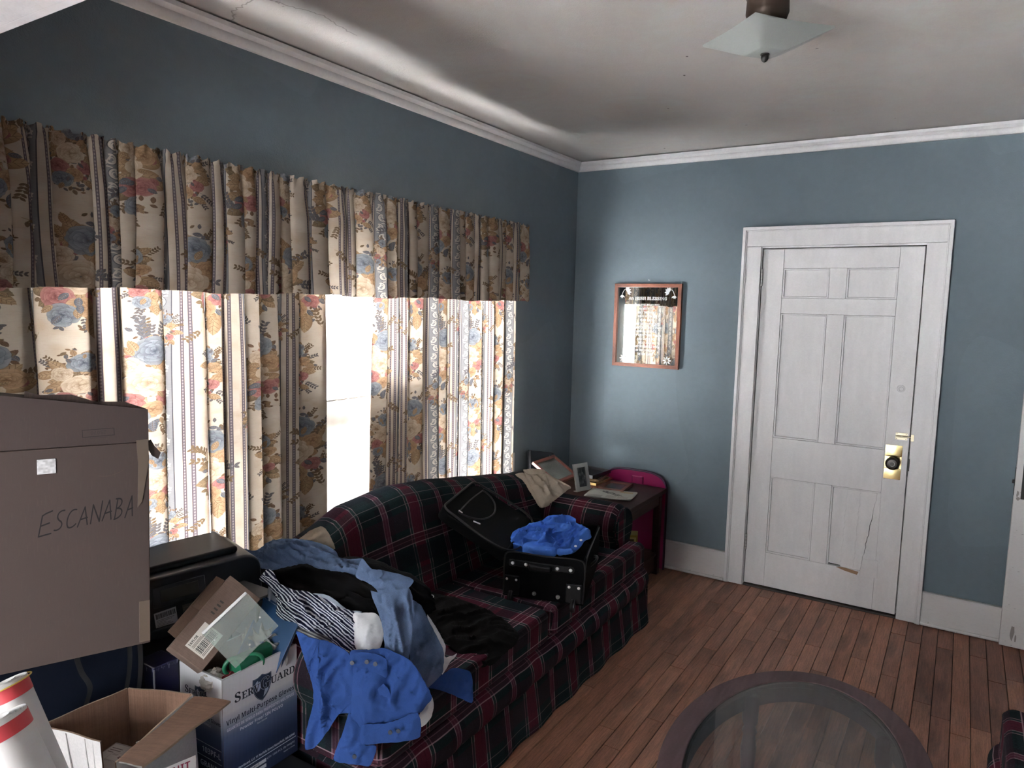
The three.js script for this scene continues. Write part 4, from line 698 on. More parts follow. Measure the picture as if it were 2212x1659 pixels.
// ---------------------------------------------------------------- garments: soft creased cloth, each panel a closed padded sheet
const tessel = new TessellateModifier(0.011, 9);
function cloth(root, name, mat, o, n, pts, { b = 0.02, w = 0.01, dir = 0, f = 10, s = 1, rot = 0, warp = 0 }) {
  const curve = new THREE.CatmullRomCurve3(pts.map(([x, y]) => V(x, y, 0)), true, 'catmullrom', 0.28);
  const ring = curve.getSpacedPoints(Math.round(curve.getLength() / 0.007)).slice(0, -1).map((p) => new THREE.Vector2(p.x, p.y));
  for (const p of ring) { const k = 0.0022; p.x += k * ns(p.x * 60, p.y * 60, s); p.y += k * ns(p.x * 60, p.y * 60, s + 9); }
  let g = clean(new THREE.ShapeGeometry(new THREE.Shape(ring)));
  g = tessel.modify(g); g.deleteAttribute('normal'); g.deleteAttribute('uv'); g = mergeVertices(g, 1e-5);
  const p = g.attributes.position, N = p.count, idx = g.index.array, ca = Math.cos(dir), sa = Math.sin(dir), dist = new Float32Array(N), front = new Float32Array(N), uvs = new Float32Array(N * 2);
  const fold = (x, y) => {
    let a = x * ca + y * sa, q = -x * sa + y * ca; q += 0.05 * ns(a * 6, q * 4, s + 40) + 0.014 * ns(a * 17, q * 12, s + 50);
    const ridge = (fr, al, o) => { const t = 1 - Math.min(1, Math.abs(ns(q * f * fr, a * f * al, s + o)) * 2.4); return t * t * t; };
    return 1.1 * ridge(1.9, 0.30, 0) + 0.75 * ridge(3.3, 0.7, 20) + 0.30 * ridge(7, 2.2, 25) + 0.9 * ns(a * 5, q * 7, s + 30) + 0.10 * ns(a * 40, q * 40, s + 60) - 0.5;
  };
  for (let i = 0; i < N; i++) {
    const x = p.getX(i), y = p.getY(i); let d = 1e9;
    for (let k = 0; k < ring.length; k++) { const A = ring[k], B = ring[(k + 1) % ring.length], dx = B.x - A.x, dy = B.y - A.y, t = clamp(((x - A.x) * dx + (y - A.y) * dy) / (dx * dx + dy * dy), 0, 1); d = Math.min(d, Math.hypot(x - A.x - dx * t, y - A.y - dy * t)); }
    dist[i] = d; const e = 1 - Math.exp(-d / 0.006), e2 = 1 - Math.exp(-d / 0.04), F = fold(x, y);
    front[i] = 0.002 * e + b * e2 + 1.7 * w * F * (0.35 * e + 0.65 * e2);
    const cr = Math.cos(rot), sr = Math.sin(rot), wx = warp ? 0.0035 * F : 0; uvs[2 * i] = x * cr + y * sr + wx; uvs[2 * i + 1] = -x * sr + y * cr + wx;
  }
  const pos = new Float32Array(N * 6), uv = new Float32Array(N * 4), ix = [];
  for (let i = 0; i < N; i++) {
    const x = p.getX(i), y = p.getY(i), back = -0.004 * (1 - Math.exp(-dist[i] / 0.01)) + Math.min(0, front[i] - 0.004);
    pos.set([x, y, front[i]], 3 * i); pos.set([x, y, dist[i] < 1e-5 ? front[i] : Math.min(back, front[i] - 0.0015)], 3 * (N + i)); uv.set([uvs[2 * i], uvs[2 * i + 1]], 2 * i); uv.set([uvs[2 * i], uvs[2 * i + 1]], 2 * (N + i));
  }
  for (let k = 0; k < idx.length; k += 3) ix.push(idx[k], idx[k + 1], idx[k + 2], N + idx[k], N + idx[k + 2], N + idx[k + 1]);
  const G = new THREE.BufferGeometry(); G.setAttribute('position', new THREE.BufferAttribute(pos, 3)); G.setAttribute('uv', new THREE.BufferAttribute(uv, 2)); G.setIndex(ix); G.computeVertexNormals();
  G.applyMatrix4(frameFrom(o, n));
  return wobj(name, G, mat, root);
}
const twill = (r, g, b, k = 0.12) => ptex(256, 256, (u, v, n) => { const t = 0.5 + 0.5 * Math.sin((u + v) * 6.283 * 48), m = 1 - k + k * 2 * (0.5 * t + 0.5 * n(u, v, 120, 120, 2)) * 0.8 + 0.06 * (n(u, v, 6, 6, 3) - 0.5); return [r * m, g * m, b * m]; }, { rep: [5, 5] });
const fabric = (r, g, b, k) => phy({ map: twill(r, g, b, k), roughness: 0.95, specularIntensity: 0.15, bumpMap: weaveBump, bumpScale: 0.0003 });
const chambray = fabric(98, 116, 146), royal = fabric(54, 82, 142, 0.06), brightBlue = fabric(86, 134, 224, 0.05), whiteCotton = fabric(212, 212, 214, 0.04), paleCotton = fabric(160, 170, 182, 0.06), khaki = fabric(186, 172, 155, 0.06), blackCloth = fabric(27, 25, 25, 0.1), blackKnit = fabric(12, 11, 13, 0.1);
const stripes = (bg, fg, w) => ctex(256, 64, (g) => { g.fillStyle = bg; g.fillRect(0, 0, 256, 64); g.fillStyle = fg; for (let i = 0; i < 8; i++) g.fillRect(i * 32, 0, w, 64); for (let i = 0; i < 900; i++) { g.fillStyle = `rgba(30,30,40,${rr(0.03, 0.12)})`; g.fillRect(rr(0, 256), rr(0, 64), 2, 2); } }, { rep: [1 / 0.062, 8] });
const pinstripe = phy({ map: stripes('rgb(26,28,52)', 'rgb(206,208,216)', 13), roughness: 0.9, specularIntensity: 0.3, bumpMap: weaveBump, bumpScale: 0.0003 });
const greyStripe = phy({ map: stripes('rgb(70,70,74)', 'rgb(140,140,138)', 15), roughness: 0.9, specularIntensity: 0.3 });
const shirtButton = std({ color: new THREE.Color(0.03, 0.04, 0.07), roughness: 0.3 }), pearl = std({ color: new THREE.Color(0.8, 0.82, 0.85), roughness: 0.2 });
{ // black knitted heap that carries the shirts
  const h = wthing('sweater', 'black knitted sweater bunched up in the middle of the clothes heap on the sofa arm', 'sweater', [0.5, 0.6, 2.8]);
  const lump = (c, r, s, amp) => { const g = new THREE.SphereGeometry(1, 72, 48), p = g.attributes.position; for (let i = 0; i < p.count; i++) { let x = p.getX(i), y = p.getY(i), z = p.getZ(i); const q = 1 + amp * (1 - 2.2 * Math.abs(ns(x * 1.6 + s, y * 1.6, z * 1.6))) + amp * 0.4 * ns(x * 5, y * 5, z * 5 + s); p.setXYZ(i, c[0] + x * r[0] * q, Math.max(0.47, c[1] + y * r[1] * q), c[2] + z * r[2] * q); } g.computeVertexNormals(); return g; };
  wobj('body', lump([0.54, 0.705, 2.77], [0.30, 0.09, 0.125], 1, 0.14), blackKnit, h);
  wobj('sleeve', lump([0.68, 0.69, 2.82], [0.19, 0.085, 0.07], 3, 0.14), blackKnit, h);
  wobj('sleeve', lump([0.58, 0.68, 2.58], [0.24, 0.085, 0.08], 5, 0.16), blackKnit, h);
}
{ // faded chambray shirt thrown over the top of the heap
const s = wthing('shirt', 'faded chambray shirt with a loose collar sprawled over the top of the clothes heap', 'shirt', [0.5, 0.66, 2.8], 'work shirts on the sofa arm');
cloth(s, 'body', chambray, [0.507, 0.815, 2.761], [0.352, 0.755, 0.553], [[-0.273, 0.046], [-0.212, 0.037], [-0.182, 0.066], [-0.152, 0.081], [-0.093, 0.087], [-0.019, 0.075], [0.024, 0.062], [0.053, 0.043], [0.072, 0.018], [0.108, 0.013], [0.147, 0.017], [0.169, -0.007], [0.184, -0.026], [0.177, -0.061], [0.141, -0.070], [0.107, -0.071], [0.050, -0.051], [0.000, -0.022], [-0.033, -0.006], [-0.071, -0.013], [-0.113, -0.025], [-0.140, -0.033], [-0.177, -0.026], [-0.210, -0.011], [-0.237, 0.016]], { b: 0.024, w: 0.020, dir: -0.5, f: 11, s: 1 });
cloth(s, 'collar', chambray, [0.815, 0.815, 2.811], [0.503, 0.503, 0.704], [[-0.063, 0.035], [-0.047, 0.089], [-0.017, 0.057], [0.015, 0.053], [0.061, 0.044], [0.115, 0.024], [0.095, -0.001], [0.024, -0.023], [0.001, -0.003], [-0.023, 0.015]], { b: 0.02, w: 0.010, dir: 0.3, f: 14, s: 2 });
cloth(s, 'collar_band', chambray, [0.823, 0.823, 2.822], [0.503, 0.503, 0.704], [[-0.021, 0.048], [0.012, 0.053], [0.020, 0.041], [0.012, 0.028], [-0.008, 0.019], [-0.020, 0.028]], { b: 0.022, w: 0.005, dir: 1.2, f: 18, s: 3 });
cloth(s, 'shirt_tail', chambray, [0.962, 0.684, 2.915], [0.621, 0.221, 0.752], [[-0.053, 0.183], [-0.018, 0.173], [0.050, 0.190], [0.065, 0.159], [0.067, 0.088], [0.062, 0.026], [0.048, -0.035], [0.036, -0.083], [0.022, -0.124], [0.007, -0.098], [-0.002, -0.033], [-0.012, 0.029], [-0.019, 0.091], [-0.036, 0.132]], { b: 0.02, w: 0.017, dir: 1.45, f: 9, s: 4 });
cloth(s, 'sleeve', chambray, [0.970, 0.620, 2.780], [0.699, 0.300, 0.649], [[-0.037, 0.176], [0.003, 0.157], [0.029, 0.100], [0.058, 0.042], [0.068, 0.010], [0.060, -0.044], [0.013, -0.082], [0.000, -0.072], [-0.033, 0.008], [-0.031, 0.084]], { b: 0.024, w: 0.016, dir: 1.2, f: 9, s: 5 });
}
{ // navy and white pin-striped shirt
const s = wthing('shirt', 'navy and white striped shirt with a plain white cuff in the clothes heap', 'shirt', [0.62, 0.62, 2.93], 'work shirts on the sofa arm');
cloth(s, 'body', pinstripe, [0.680, 0.740, 2.965], [0.450, 0.450, 0.771], [[-0.156, 0.110], [-0.137, 0.137], [-0.118, 0.133], [-0.092, 0.099], [-0.044, 0.081], [-0.017, 0.080], [0.021, 0.070], [0.059, 0.056], [0.107, 0.032], [0.149, 0.021], [0.169, -0.083], [0.122, -0.094], [0.077, -0.049], [0.012, -0.032], [-0.049, -0.011], [-0.088, 0.008], [-0.094, 0.051], [-0.128, 0.093]], { b: 0.018, w: 0.016, dir: -0.55, f: 12, s: 6, rot: 0.97, warp: 1 });
cloth(s, 'cuff', whiteCotton, [0.683, 0.743, 2.969], [0.450, 0.450, 0.771], [[0.141, 0.016], [0.167, 0.023], [0.208, 0.023], [0.228, -0.002], [0.237, -0.039], [0.229, -0.072], [0.214, -0.083], [0.162, -0.084]], { b: 0.018, w: 0.007, dir: 1.5, f: 12, s: 7 });
cloth(s, 'facing', paleCotton, [0.678, 0.738, 2.961], [0.450, 0.450, 0.771], [[0.010, 0.072], [0.056, 0.070], [0.085, 0.053], [0.119, 0.031], [0.165, 0.026], [0.144, 0.013], [0.097, 0.030], [0.059, 0.048]], { b: 0.02, w: 0.006, dir: -0.5, f: 14, s: 8 });
cloth(s, 'sleeve_end', paleCotton, [0.671, 0.731, 2.949], [0.450, 0.450, 0.771], [[-0.132, 0.090], [-0.111, 0.087], [-0.101, 0.056], [-0.103, 0.032], [-0.126, 0.038]], { b: 0.02, w: 0.008, dir: 1.5, f: 18, s: 9 });
}
{ // grey striped shirt corner under it
const s = wthing('shirt', 'corner of a grey finely striped shirt showing under the navy striped one', 'shirt', [0.62, 0.6, 2.95], 'work shirts on the sofa arm');
cloth(s, 'tail', greyStripe, [0.704, 0.664, 2.978], [0.449, 0.400, 0.799], [[-0.105, 0.061], [-0.044, 0.066], [-0.006, 0.051], [0.059, 0.035], [0.085, 0.007], [0.049, 0.005], [0.002, 0.024], [-0.045, 0.037], [-0.100, 0.043]], { b: 0.012, w: 0.008, dir: -0.2, f: 16, s: 10, rot: 1.2 });
}
{ // royal blue work shirt hanging down over the sofa arm
const s = wthing('shirt', 'royal blue work shirt hanging over the sofa arm with its cuffs dangling', 'shirt', [0.9, 0.36, 2.98], 'work shirts on the sofa arm');
cloth(s, 'sleeve', royal, [0.860, 0.500, 2.990], [0.400, 0.100, 0.911], [[-0.150, 0.239], [-0.109, 0.223], [-0.050, 0.216], [0.000, 0.195], [0.026, 0.163], [0.035, 0.030], [-0.013, 0.014], [-0.041, -0.032], [-0.079, -0.086], [-0.111, -0.098], [-0.108, -0.039], [-0.091, 0.040], [-0.095, 0.087], [-0.115, 0.141], [-0.135, 0.195]], { b: 0.018, w: 0.018, dir: 1.3, f: 8, s: 11 });
cloth(s, 'body', royal, [0.866, 0.502, 3.004], [0.400, 0.100, 0.911], [[0.017, 0.202], [0.067, 0.209], [0.123, 0.218], [0.189, 0.193], [0.216, 0.166], [0.259, 0.096], [0.245, 0.073], [0.224, 0.048], [0.161, 0.023], [0.118, 0.005], [0.079, -0.003], [0.031, -0.012], [0.027, 0.038], [0.030, 0.152]], { b: 0.018, w: 0.014, dir: 1.2, f: 7, s: 12 });
cloth(s, 'placket', royal, [0.874, 0.504, 3.022], [0.400, 0.100, 0.911], [[0.027, 0.202], [0.057, 0.209], [0.100, 0.209], [0.131, 0.195], [0.133, 0.146], [0.076, 0.161], [0.032, 0.173]], { b: 0.012, w: 0.008, dir: 0.3, f: 12, s: 13 });
cloth(s, 'pocket_flap', royal, [0.876, 0.504, 3.026], [0.400, 0.100, 0.911], [[0.087, 0.143], [0.100, 0.149], [0.140, 0.119], [0.148, 0.095], [0.123, 0.097], [0.092, 0.123]], { b: 0.008, w: 0.003, dir: 0.3, f: 12, s: 14 });
cloth(s, 'cuff', royal, [0.872, 0.503, 3.017], [0.400, 0.100, 0.911], [[0.065, 0.005], [0.123, 0.015], [0.161, 0.028], [0.224, 0.057], [0.232, -0.010], [0.163, -0.032], [0.125, -0.038], [0.067, -0.048]], { b: 0.016, w: 0.006, dir: 1.5, f: 10, s: 15 });
cloth(s, 'cuff', royal, [0.865, 0.501, 3.001], [0.400, 0.100, 0.911], [[0.020, 0.027], [0.061, -0.002], [0.067, -0.057], [0.104, -0.057], [0.097, -0.091], [0.087, -0.114], [0.065, -0.117], [-0.019, -0.114], [-0.010, -0.069], [0.004, -0.034], [0.014, 0.010]], { b: 0.018, w: 0.011, dir: 1.3, f: 12, s: 16 });
cloth(s, 'cuff', royal, [1.004, 0.469, 2.631], [0.719, 0.450, 0.530], [[-0.104, 0.024], [-0.053, 0.051], [-0.012, 0.066], [0.041, 0.045], [0.043, -0.004], [0.035, -0.046], [-0.003, -0.025], [-0.058, 0.006]], { b: 0.022, w: 0.010, dir: 0.6, f: 10, s: 17 });
for (const [x, y, z] of [[1.024, 0.513, 2.977], [1.044, 0.519, 2.967], [0.937, 0.436, 3.024], [0.912, 0.691, 3.007], [0.949, 0.697, 2.989], [0.972, 0.694, 2.98]]) wobj('button', new THREE.CylinderGeometry(0.006, 0.006, 0.003, 14).rotateX(Math.PI / 2).applyMatrix4(frameFrom([x, y, z], [0.40, 0.10, 0.91])), shirtButton, s);
}
{ const s = wthing('undershirt', 'white undershirt edge sticking out from under the royal blue shirt at the seat front', 'undershirt', [0.98, 0.42, 2.85]);
cloth(s, 'hem', whiteCotton, [0.987, 0.448, 2.836], [0.622, 0.301, 0.723], [[0.053, 0.077], [0.061, 0.052], [0.050, 0.015], [0.023, -0.007], [0.012, 0.009], [0.027, 0.050], [0.040, 0.070]], { b: 0.012, w: 0.006, dir: 0.9, f: 14, s: 18 });
}
{ const s = wthing('undershirt', 'crumpled off-white cotton cloth tucked behind the hanging chambray sleeve', 'undershirt', [0.96, 0.55, 2.7]);
cloth(s, 'body', whiteCotton, [0.972, 0.616, 2.732], [0.699, 0.300, 0.649], [[-0.012, 0.118], [0.008, 0.089], [0.031, 0.048], [0.042, 0.020], [0.038, -0.010], [0.067, -0.006], [0.078, -0.003], [0.052, -0.029], [0.030, -0.059], [0.020, -0.034], [0.004, 0.046]], { b: 0.014, w: 0.010, dir: 1.0, f: 13, s: 19 });
}
{ const s = wthing('trousers', 'tan trousers peeking up behind the clothes heap against the curtain', 'trousers', [0.3, 0.7, 2.55]);
cloth(s, 'waist', khaki, [0.282, 0.797, 2.574], [0.621, 0.351, 0.701], [[-0.055, -0.004], [-0.013, 0.031], [0.030, 0.047], [0.053, 0.025], [0.081, -0.036], [0.032, -0.045], [-0.033, -0.032]], { b: 0.02, w: 0.010, dir: 0.6, f: 10, s: 20 });
}
{ // dark trousers lying on the seat
const s = wthing('trousers', 'black trousers lying crumpled on the sofa seat in front of the suitcase', 'trousers', [0.8, 0.455, 2.3]);
cloth(s, 'leg', blackCloth, [0.750, 0.488, 2.250], [0.120, 0.981, 0.150], [[-0.189, 0.185], [-0.127, 0.183], [-0.049, 0.150], [0.017, 0.114], [0.081, 0.065], [0.121, 0.018], [0.160, -0.028], [0.191, -0.097], [0.171, -0.153], [0.123, -0.205], [0.089, -0.248], [0.019, -0.270], [-0.009, -0.228], [-0.032, -0.189], [-0.076, -0.133], [-0.096, -0.059], [-0.138, 0.020], [-0.160, 0.075]], { b: 0.022, w: 0.010, dir: 0.2, f: 8, s: 21 });
wobj('snap', new THREE.TorusGeometry(0.007, 0.002, 8, 20).applyMatrix4(frameFrom([0.571, 0.53, 2.232], [0.3, 0.8, 0.4])), steel, s);
}
{ // khaki trousers folded over the sofa back corner
const s = wthing('trousers', 'khaki trousers folded over the corner where sofa back meets arm', 'trousers', [0.45, 0.68, 1.15]);
cloth(s, 'under_leg', khaki, [0.417, 0.757, 1.157], [0.602, 0.622, 0.501], [[-0.116, 0.044], [-0.069, 0.051], [-0.030, -0.000], [0.037, -0.083], [0.039, -0.139], [-0.005, -0.152], [-0.021, -0.142], [-0.055, -0.056], [-0.078, 0.003]], { b: 0.016, w: 0.008, dir: -0.9, f: 9, s: 22 });
cloth(s, 'leg', khaki, [0.427, 0.767, 1.166], [0.602, 0.622, 0.501], [[-0.073, 0.056], [-0.041, 0.042], [0.037, 0.042], [0.068, 0.022], [0.171, -0.053], [0.147, -0.070], [0.065, -0.121], [-0.010, -0.157], [-0.032, -0.086], [-0.053, -0.021]], { b: 0.018, w: 0.016, dir: -0.95, f: 9, s: 23 });
cloth(s, 'waistband', khaki, [0.441, 0.782, 1.178], [0.602, 0.622, 0.501], [[-0.084, 0.049], [-0.056, 0.053], [-0.004, 0.051], [0.031, 0.044], [0.040, 0.026], [-0.010, 0.022], [-0.058, 0.023]], { b: 0.012, w: 0.006, dir: 1.5, f: 24, s: 24 });
}
{ // bright blue shirt bundled on the open suitcase
const s = wthing('shirt', 'bright blue shirt bundled up on top of the open black suitcase', 'shirt', [0.8, 0.62, 1.65]);
cloth(s, 'bundle', brightBlue, [0.808, 0.682, 1.632], [0.421, 0.661, 0.621], [[-0.221, -0.056], [-0.209, -0.009], [-0.187, 0.007], [-0.159, 0.016], [-0.131, 0.034], [-0.074, 0.053], [-0.045, 0.075], [0.011, 0.080], [0.051, 0.077], [0.078, 0.061], [0.078, 0.042], [0.116, 0.025], [0.137, 0.002], [0.141, -0.028], [0.111, -0.043], [0.093, -0.069], [0.070, -0.093], [0.047, -0.104], [-0.008, -0.112], [-0.079, -0.129], [-0.134, -0.118], [-0.161, -0.104], [-0.215, -0.099]], { b: 0.05, w: 0.046, dir: 0.35, f: 11, s: 25 });
cloth(s, 'sleeve', brightBlue, [0.831, 0.718, 1.666], [0.421, 0.661, 0.621], [[-0.163, -0.083], [-0.136, -0.073], [-0.082, -0.070], [-0.022, -0.087], [-0.022, -0.130], [-0.038, -0.141], [-0.092, -0.150], [-0.137, -0.141], [-0.166, -0.123]], { b: 0.02, w: 0.010, dir: 0.1, f: 13, s: 26 });
cloth(s, 'cuff', brightBlue, [0.829, 0.715, 1.663], [0.421, 0.661, 0.621], [[-0.023, -0.102], [0.010, -0.101], [0.043, -0.099], [0.045, -0.121], [-0.013, -0.133]], { b: 0.014, w: 0.004, dir: 0.1, f: 13, s: 27 });
cloth(s, 'fold', brightBlue, [0.827, 0.711, 1.660], [0.421, 0.661, 0.621], [[-0.173, -0.039], [-0.134, -0.004], [-0.079, 0.015], [-0.006, 0.022], [0.054, 0.011], [0.031, -0.013], [-0.036, -0.026], [-0.075, -0.061], [-0.135, -0.056]], { b: 0.018, w: 0.022, dir: 0.4, f: 12, s: 28 });
for (const p of [[0.926, 0.671, 1.652], [0.916, 0.65, 1.681]]) wobj('button', new THREE.SphereGeometry(0.0065, 12, 8).scale(1, 0.7, 1).translate(...p), pearl, s);
}
// ---------------------------------------------------------------- cardboard
const board = (r, g, b, s = 1) => ptex(512, 512, (u, v, n) => { const f = n(u, v, 200, 3, s) * 0.5 + n(u, v, 8, 60, s + 1) * 0.2 + n(u, v, 5, 5, s + 2) * 0.3 + n(u, v, 180, 180, s + 3) * 0.25, k = 0.84 + 0.26 * f; return [r * k, g * k, b * k]; }, { rep: [2.5, 2.5] });
const kraft = std({ map: board(106, 87, 77), roughness: 0.9 }), kraftDark = std({ map: board(96, 75, 62, 5), roughness: 0.9 }), kraftEdge = std({ color: new THREE.Color(0.33, 0.24, 0.17), roughness: 0.95 }), tape = std({ color: new THREE.Color(0.13, 0.098, 0.075), roughness: 0.3 });
const boxTex = (w, h, draw) => ctex(w, h, (g) => { for (let i = 0; i < 1; i++) draw(g, w, h); }, { wrap: false });
function face(w, h, o = [0, 0, 0], rotY = 0) { return new THREE.PlaneGeometry(w, h).rotateY(rotY).translate(...o); }
const speckle = (g, w, h, n, c, a = 0.08) => { for (let i = 0; i < n; i++) { g.fillStyle = `rgba(${c},${rr(0.01, a)})`; g.fillRect(rr(0, w), rr(0, h), rr(1, 5), rr(6, 60)); } };
{ // tall carton with handwriting; local: face looks to +x, z towards the camera, base edge at the origin
  const kraftBig = std({ map: board(80, 66, 61), roughness: 0.9 });
  const c = thing('cardboard_box', 'large brown moving carton with ESCANABA handwritten on its side', 'box', [0.6, 0.817, 3.39]);
  c.rotation.set(-0.022, -0.361, 0, 'YXZ');
  const L = 0.385, H = 0.507, D = 0.40;
  const ft = boxTex(1024, 1396, (g, w, h) => {
    g.fillStyle = 'rgb(72,60,56)'; g.fillRect(0, 0, w, h); speckle(g, w, h, 1500, '50,40,36'); speckle(g, w, h, 900, '110,94,86');
    for (const x of [250, 640, 662, 930, 960]) for (let i = 0; i < 60; i++) { g.fillStyle = `rgba(70,52,46,${rr(0.03, 0.16)})`; g.fillRect(x + rr(-30, 30), rr(30, h), 3, rr(8, 50)); }
    // marker letters
    g.strokeStyle = 'rgb(26,22,24)'; g.lineWidth = 9; g.lineCap = 'round'; g.lineJoin = 'round';
    const st = (...P) => { g.beginPath(); P.forEach(([x, y], i) => i ? g.lineTo(x, y) : g.moveTo(x, y)); g.stroke(); };
    g.save(); g.translate(428, 478); g.transform(0.75, -0.09, -0.12, 1.1, 0, 0);
    st([72, -70], [30, -62], [6, -52], [-6, 66], [78, 62]); st([2, 6], [60, -2]);                                  // E
    g.beginPath(); g.moveTo(160, -58); g.bezierCurveTo(110, -66, 100, -20, 135, 0); g.bezierCurveTo(168, 22, 140, 60, 100, 48); g.stroke();  // S
    g.beginPath(); g.moveTo(246, -48); g.bezierCurveTo(190, -66, 172, 20, 196, 48); g.bezierCurveTo(214, 60, 236, 50, 250, 38); g.stroke(); // C
    st([266, 58], [306, -52], [336, 56]); st([280, 18], [330, 14]);                                                 // A
    st([360, 56], [366, -54], [424, 54], [432, -66]);                                                               // N
    st([446, 54], [486, -62], [512, 56]); st([458, 14], [508, 8]);                                                  // A
    st([540, 60], [548, -62]); g.beginPath(); g.moveTo(536, -62); g.bezierCurveTo(600, -66, 592, -10, 548, -2); g.bezierCurveTo(612, 0, 600, 62, 536, 62); g.stroke(); // B
    st([620, 66], [656, -60], [676, 64]); st([632, 22], [672, 16]);                                                 // A
    g.restore();
    g.strokeStyle = 'rgba(90,70,62,.6)'; g.lineWidth = 2.5; g.beginPath(); g.moveTo(740, 196); g.bezierCurveTo(800, 214, 850, 190, 880, 170); g.stroke();
  });
  obj('front_panel', [new RoundedBoxGeometry(0.006, H, L, 1, 0.002).translate(-0.003, H / 2, L / 2)], kraftBig, c);
  obj('printed_face', face(L - 0.004, H - 0.004, [0.0004, H / 2, L / 2], Math.PI / 2), std({ map: ft, roughness: 0.9 }), c);
  obj('side_panel', [bx(-D, 0, 0, -0.004, H, 0.005, 0.001), bx(-D, 0, L - 0.005, -0.004, H, L, 0.001), bx(-D, 0, 0, -D + 0.005, H, L, 0.001), bx(-D, 0, 0, -0.004, 0.005, L, 0.001)], kraftBig, c);
  // front flap standing up, leaning a little, with a printed stamp upside down
  const flapTex = boxTex(1024, 300, (g, w, h) => {
    g.fillStyle = 'rgb(68,56,53)'; g.fillRect(0, 0, w, h); speckle(g, w, h, 500, '46,36,33'); speckle(g, w, h, 300, '104,88,80');
    g.save(); g.translate(742, 214); g.rotate(Math.PI - 0.03); g.scale(0.8, 0.9); g.strokeStyle = 'rgb(40,34,34)'; g.lineWidth = 5; g.strokeRect(-108, -28, 216, 56); g.fillStyle = 'rgb(60,50,48)'; g.font = 'bold 40px sans-serif'; g.textAlign = 'center'; g.textBaseline = 'middle'; g.fillText('25076', 0, 2); g.fillRect(-60, -42, 120, 5); g.restore();
  });
  const fs = new THREE.Shape(); [[0, 0], [-L, 0], [-L, 0.135], [-L * 0.5, 0.107], [0, 0.078]].forEach(([z, y], i) => i ? fs.lineTo(z, y) : fs.moveTo(z, y));
  const F = obj('flap', boxUV(new THREE.ExtrudeGeometry(fs, { depth: 0.005, bevelEnabled: false }).rotateY(Math.PI / 2)), kraftBig, c);
  F.position.set(-0.007, H + 0.001, 0); F.rotation.z = 0.08;
  const fg = new THREE.ShapeGeometry(fs), fp = fg.attributes.position, fu = fg.attributes.uv; for (let i = 0; i < fp.count; i++) fu.setXY(i, (L + fp.getX(i)) / L, fp.getY(i) / 0.098);
  obj('printed_face', fg.rotateY(Math.PI / 2).translate(0.0056, 0, 0), std({ map: flapTex, roughness: 0.9 }), F);
  const F2 = obj('flap', [bx(-0.18, 0, 0, -0.02, 0.004, L - 0.01, 0.001)], kraftBig, c); F2.position.set(-0.01, H + 0.074, 0.004); F2.rotation.set(-0.15, 0, 0.06);
  const rag = new THREE.Shape(); [[0, 0], [0.05, 0.012], [0.11, 0.006], [0.16, 0.018], [0.22, 0.010], [0.25, 0.016], [0.25, -0.006], [0, -0.01]].forEach(([x, y], i) => i ? rag.lineTo(x, y) : rag.moveTo(x, y));
  obj('torn_edge', new THREE.ExtrudeGeometry(rag, { depth: 0.004, bevelEnabled: false }).rotateY(-Math.PI / 2).rotateX(-0.14).translate(-0.03, H + 0.078, 0.0), kraftBig, c);
  obj('sticker', [new RoundedBoxGeometry(0.002, 0.034, 0.036, 1, 0.0008).translate(0.0012, H - 0.04, L - 0.175)], std({ map: ptex(64, 64, (u, v, n) => { const k = 170 + 50 * n(u, v, 8, 8, 3); return [k, k, k]; }), roughness: 0.8 }), c);
  const tp = new THREE.Shape(); [[0, 0], [0.026, 0.002], [0.028, -0.05], [0.012, -0.15], [0.002, -0.165], [0.004, -0.06]].forEach(([x, y], i) => i ? tp.lineTo(x, y) : tp.moveTo(x, y));
  obj('tape_strip', new THREE.ExtrudeGeometry(tp, { depth: 0.0012, bevelEnabled: false }).rotateY(Math.PI / 2).translate(0.001, H + 0.006, 0.028), tape, c);
  obj('tape_strip', [new RoundedBoxGeometry(0.0012, 0.105, 0.024, 1, 0.0005).translate(0.0008, 0.058, 0.013)], tape, c);
  const torn = new THREE.Shape(); [[0, 0], [0.012, 0.004], [0.02, -0.012], [0.034, -0.03], [0.028, -0.046], [0.014, -0.036], [0.006, -0.02]].forEach(([x, y], i) => i ? torn.lineTo(x, y) : torn.moveTo(x, y));
  obj('torn_tape', new THREE.ExtrudeGeometry(torn, { depth: 0.002, bevelEnabled: false }).rotateY(Math.PI / 2).translate(-0.01, H + 0.0, 0.006), std({ color: new THREE.Color(0.05, 0.035, 0.03), roughness: 0.6 }), c);
}
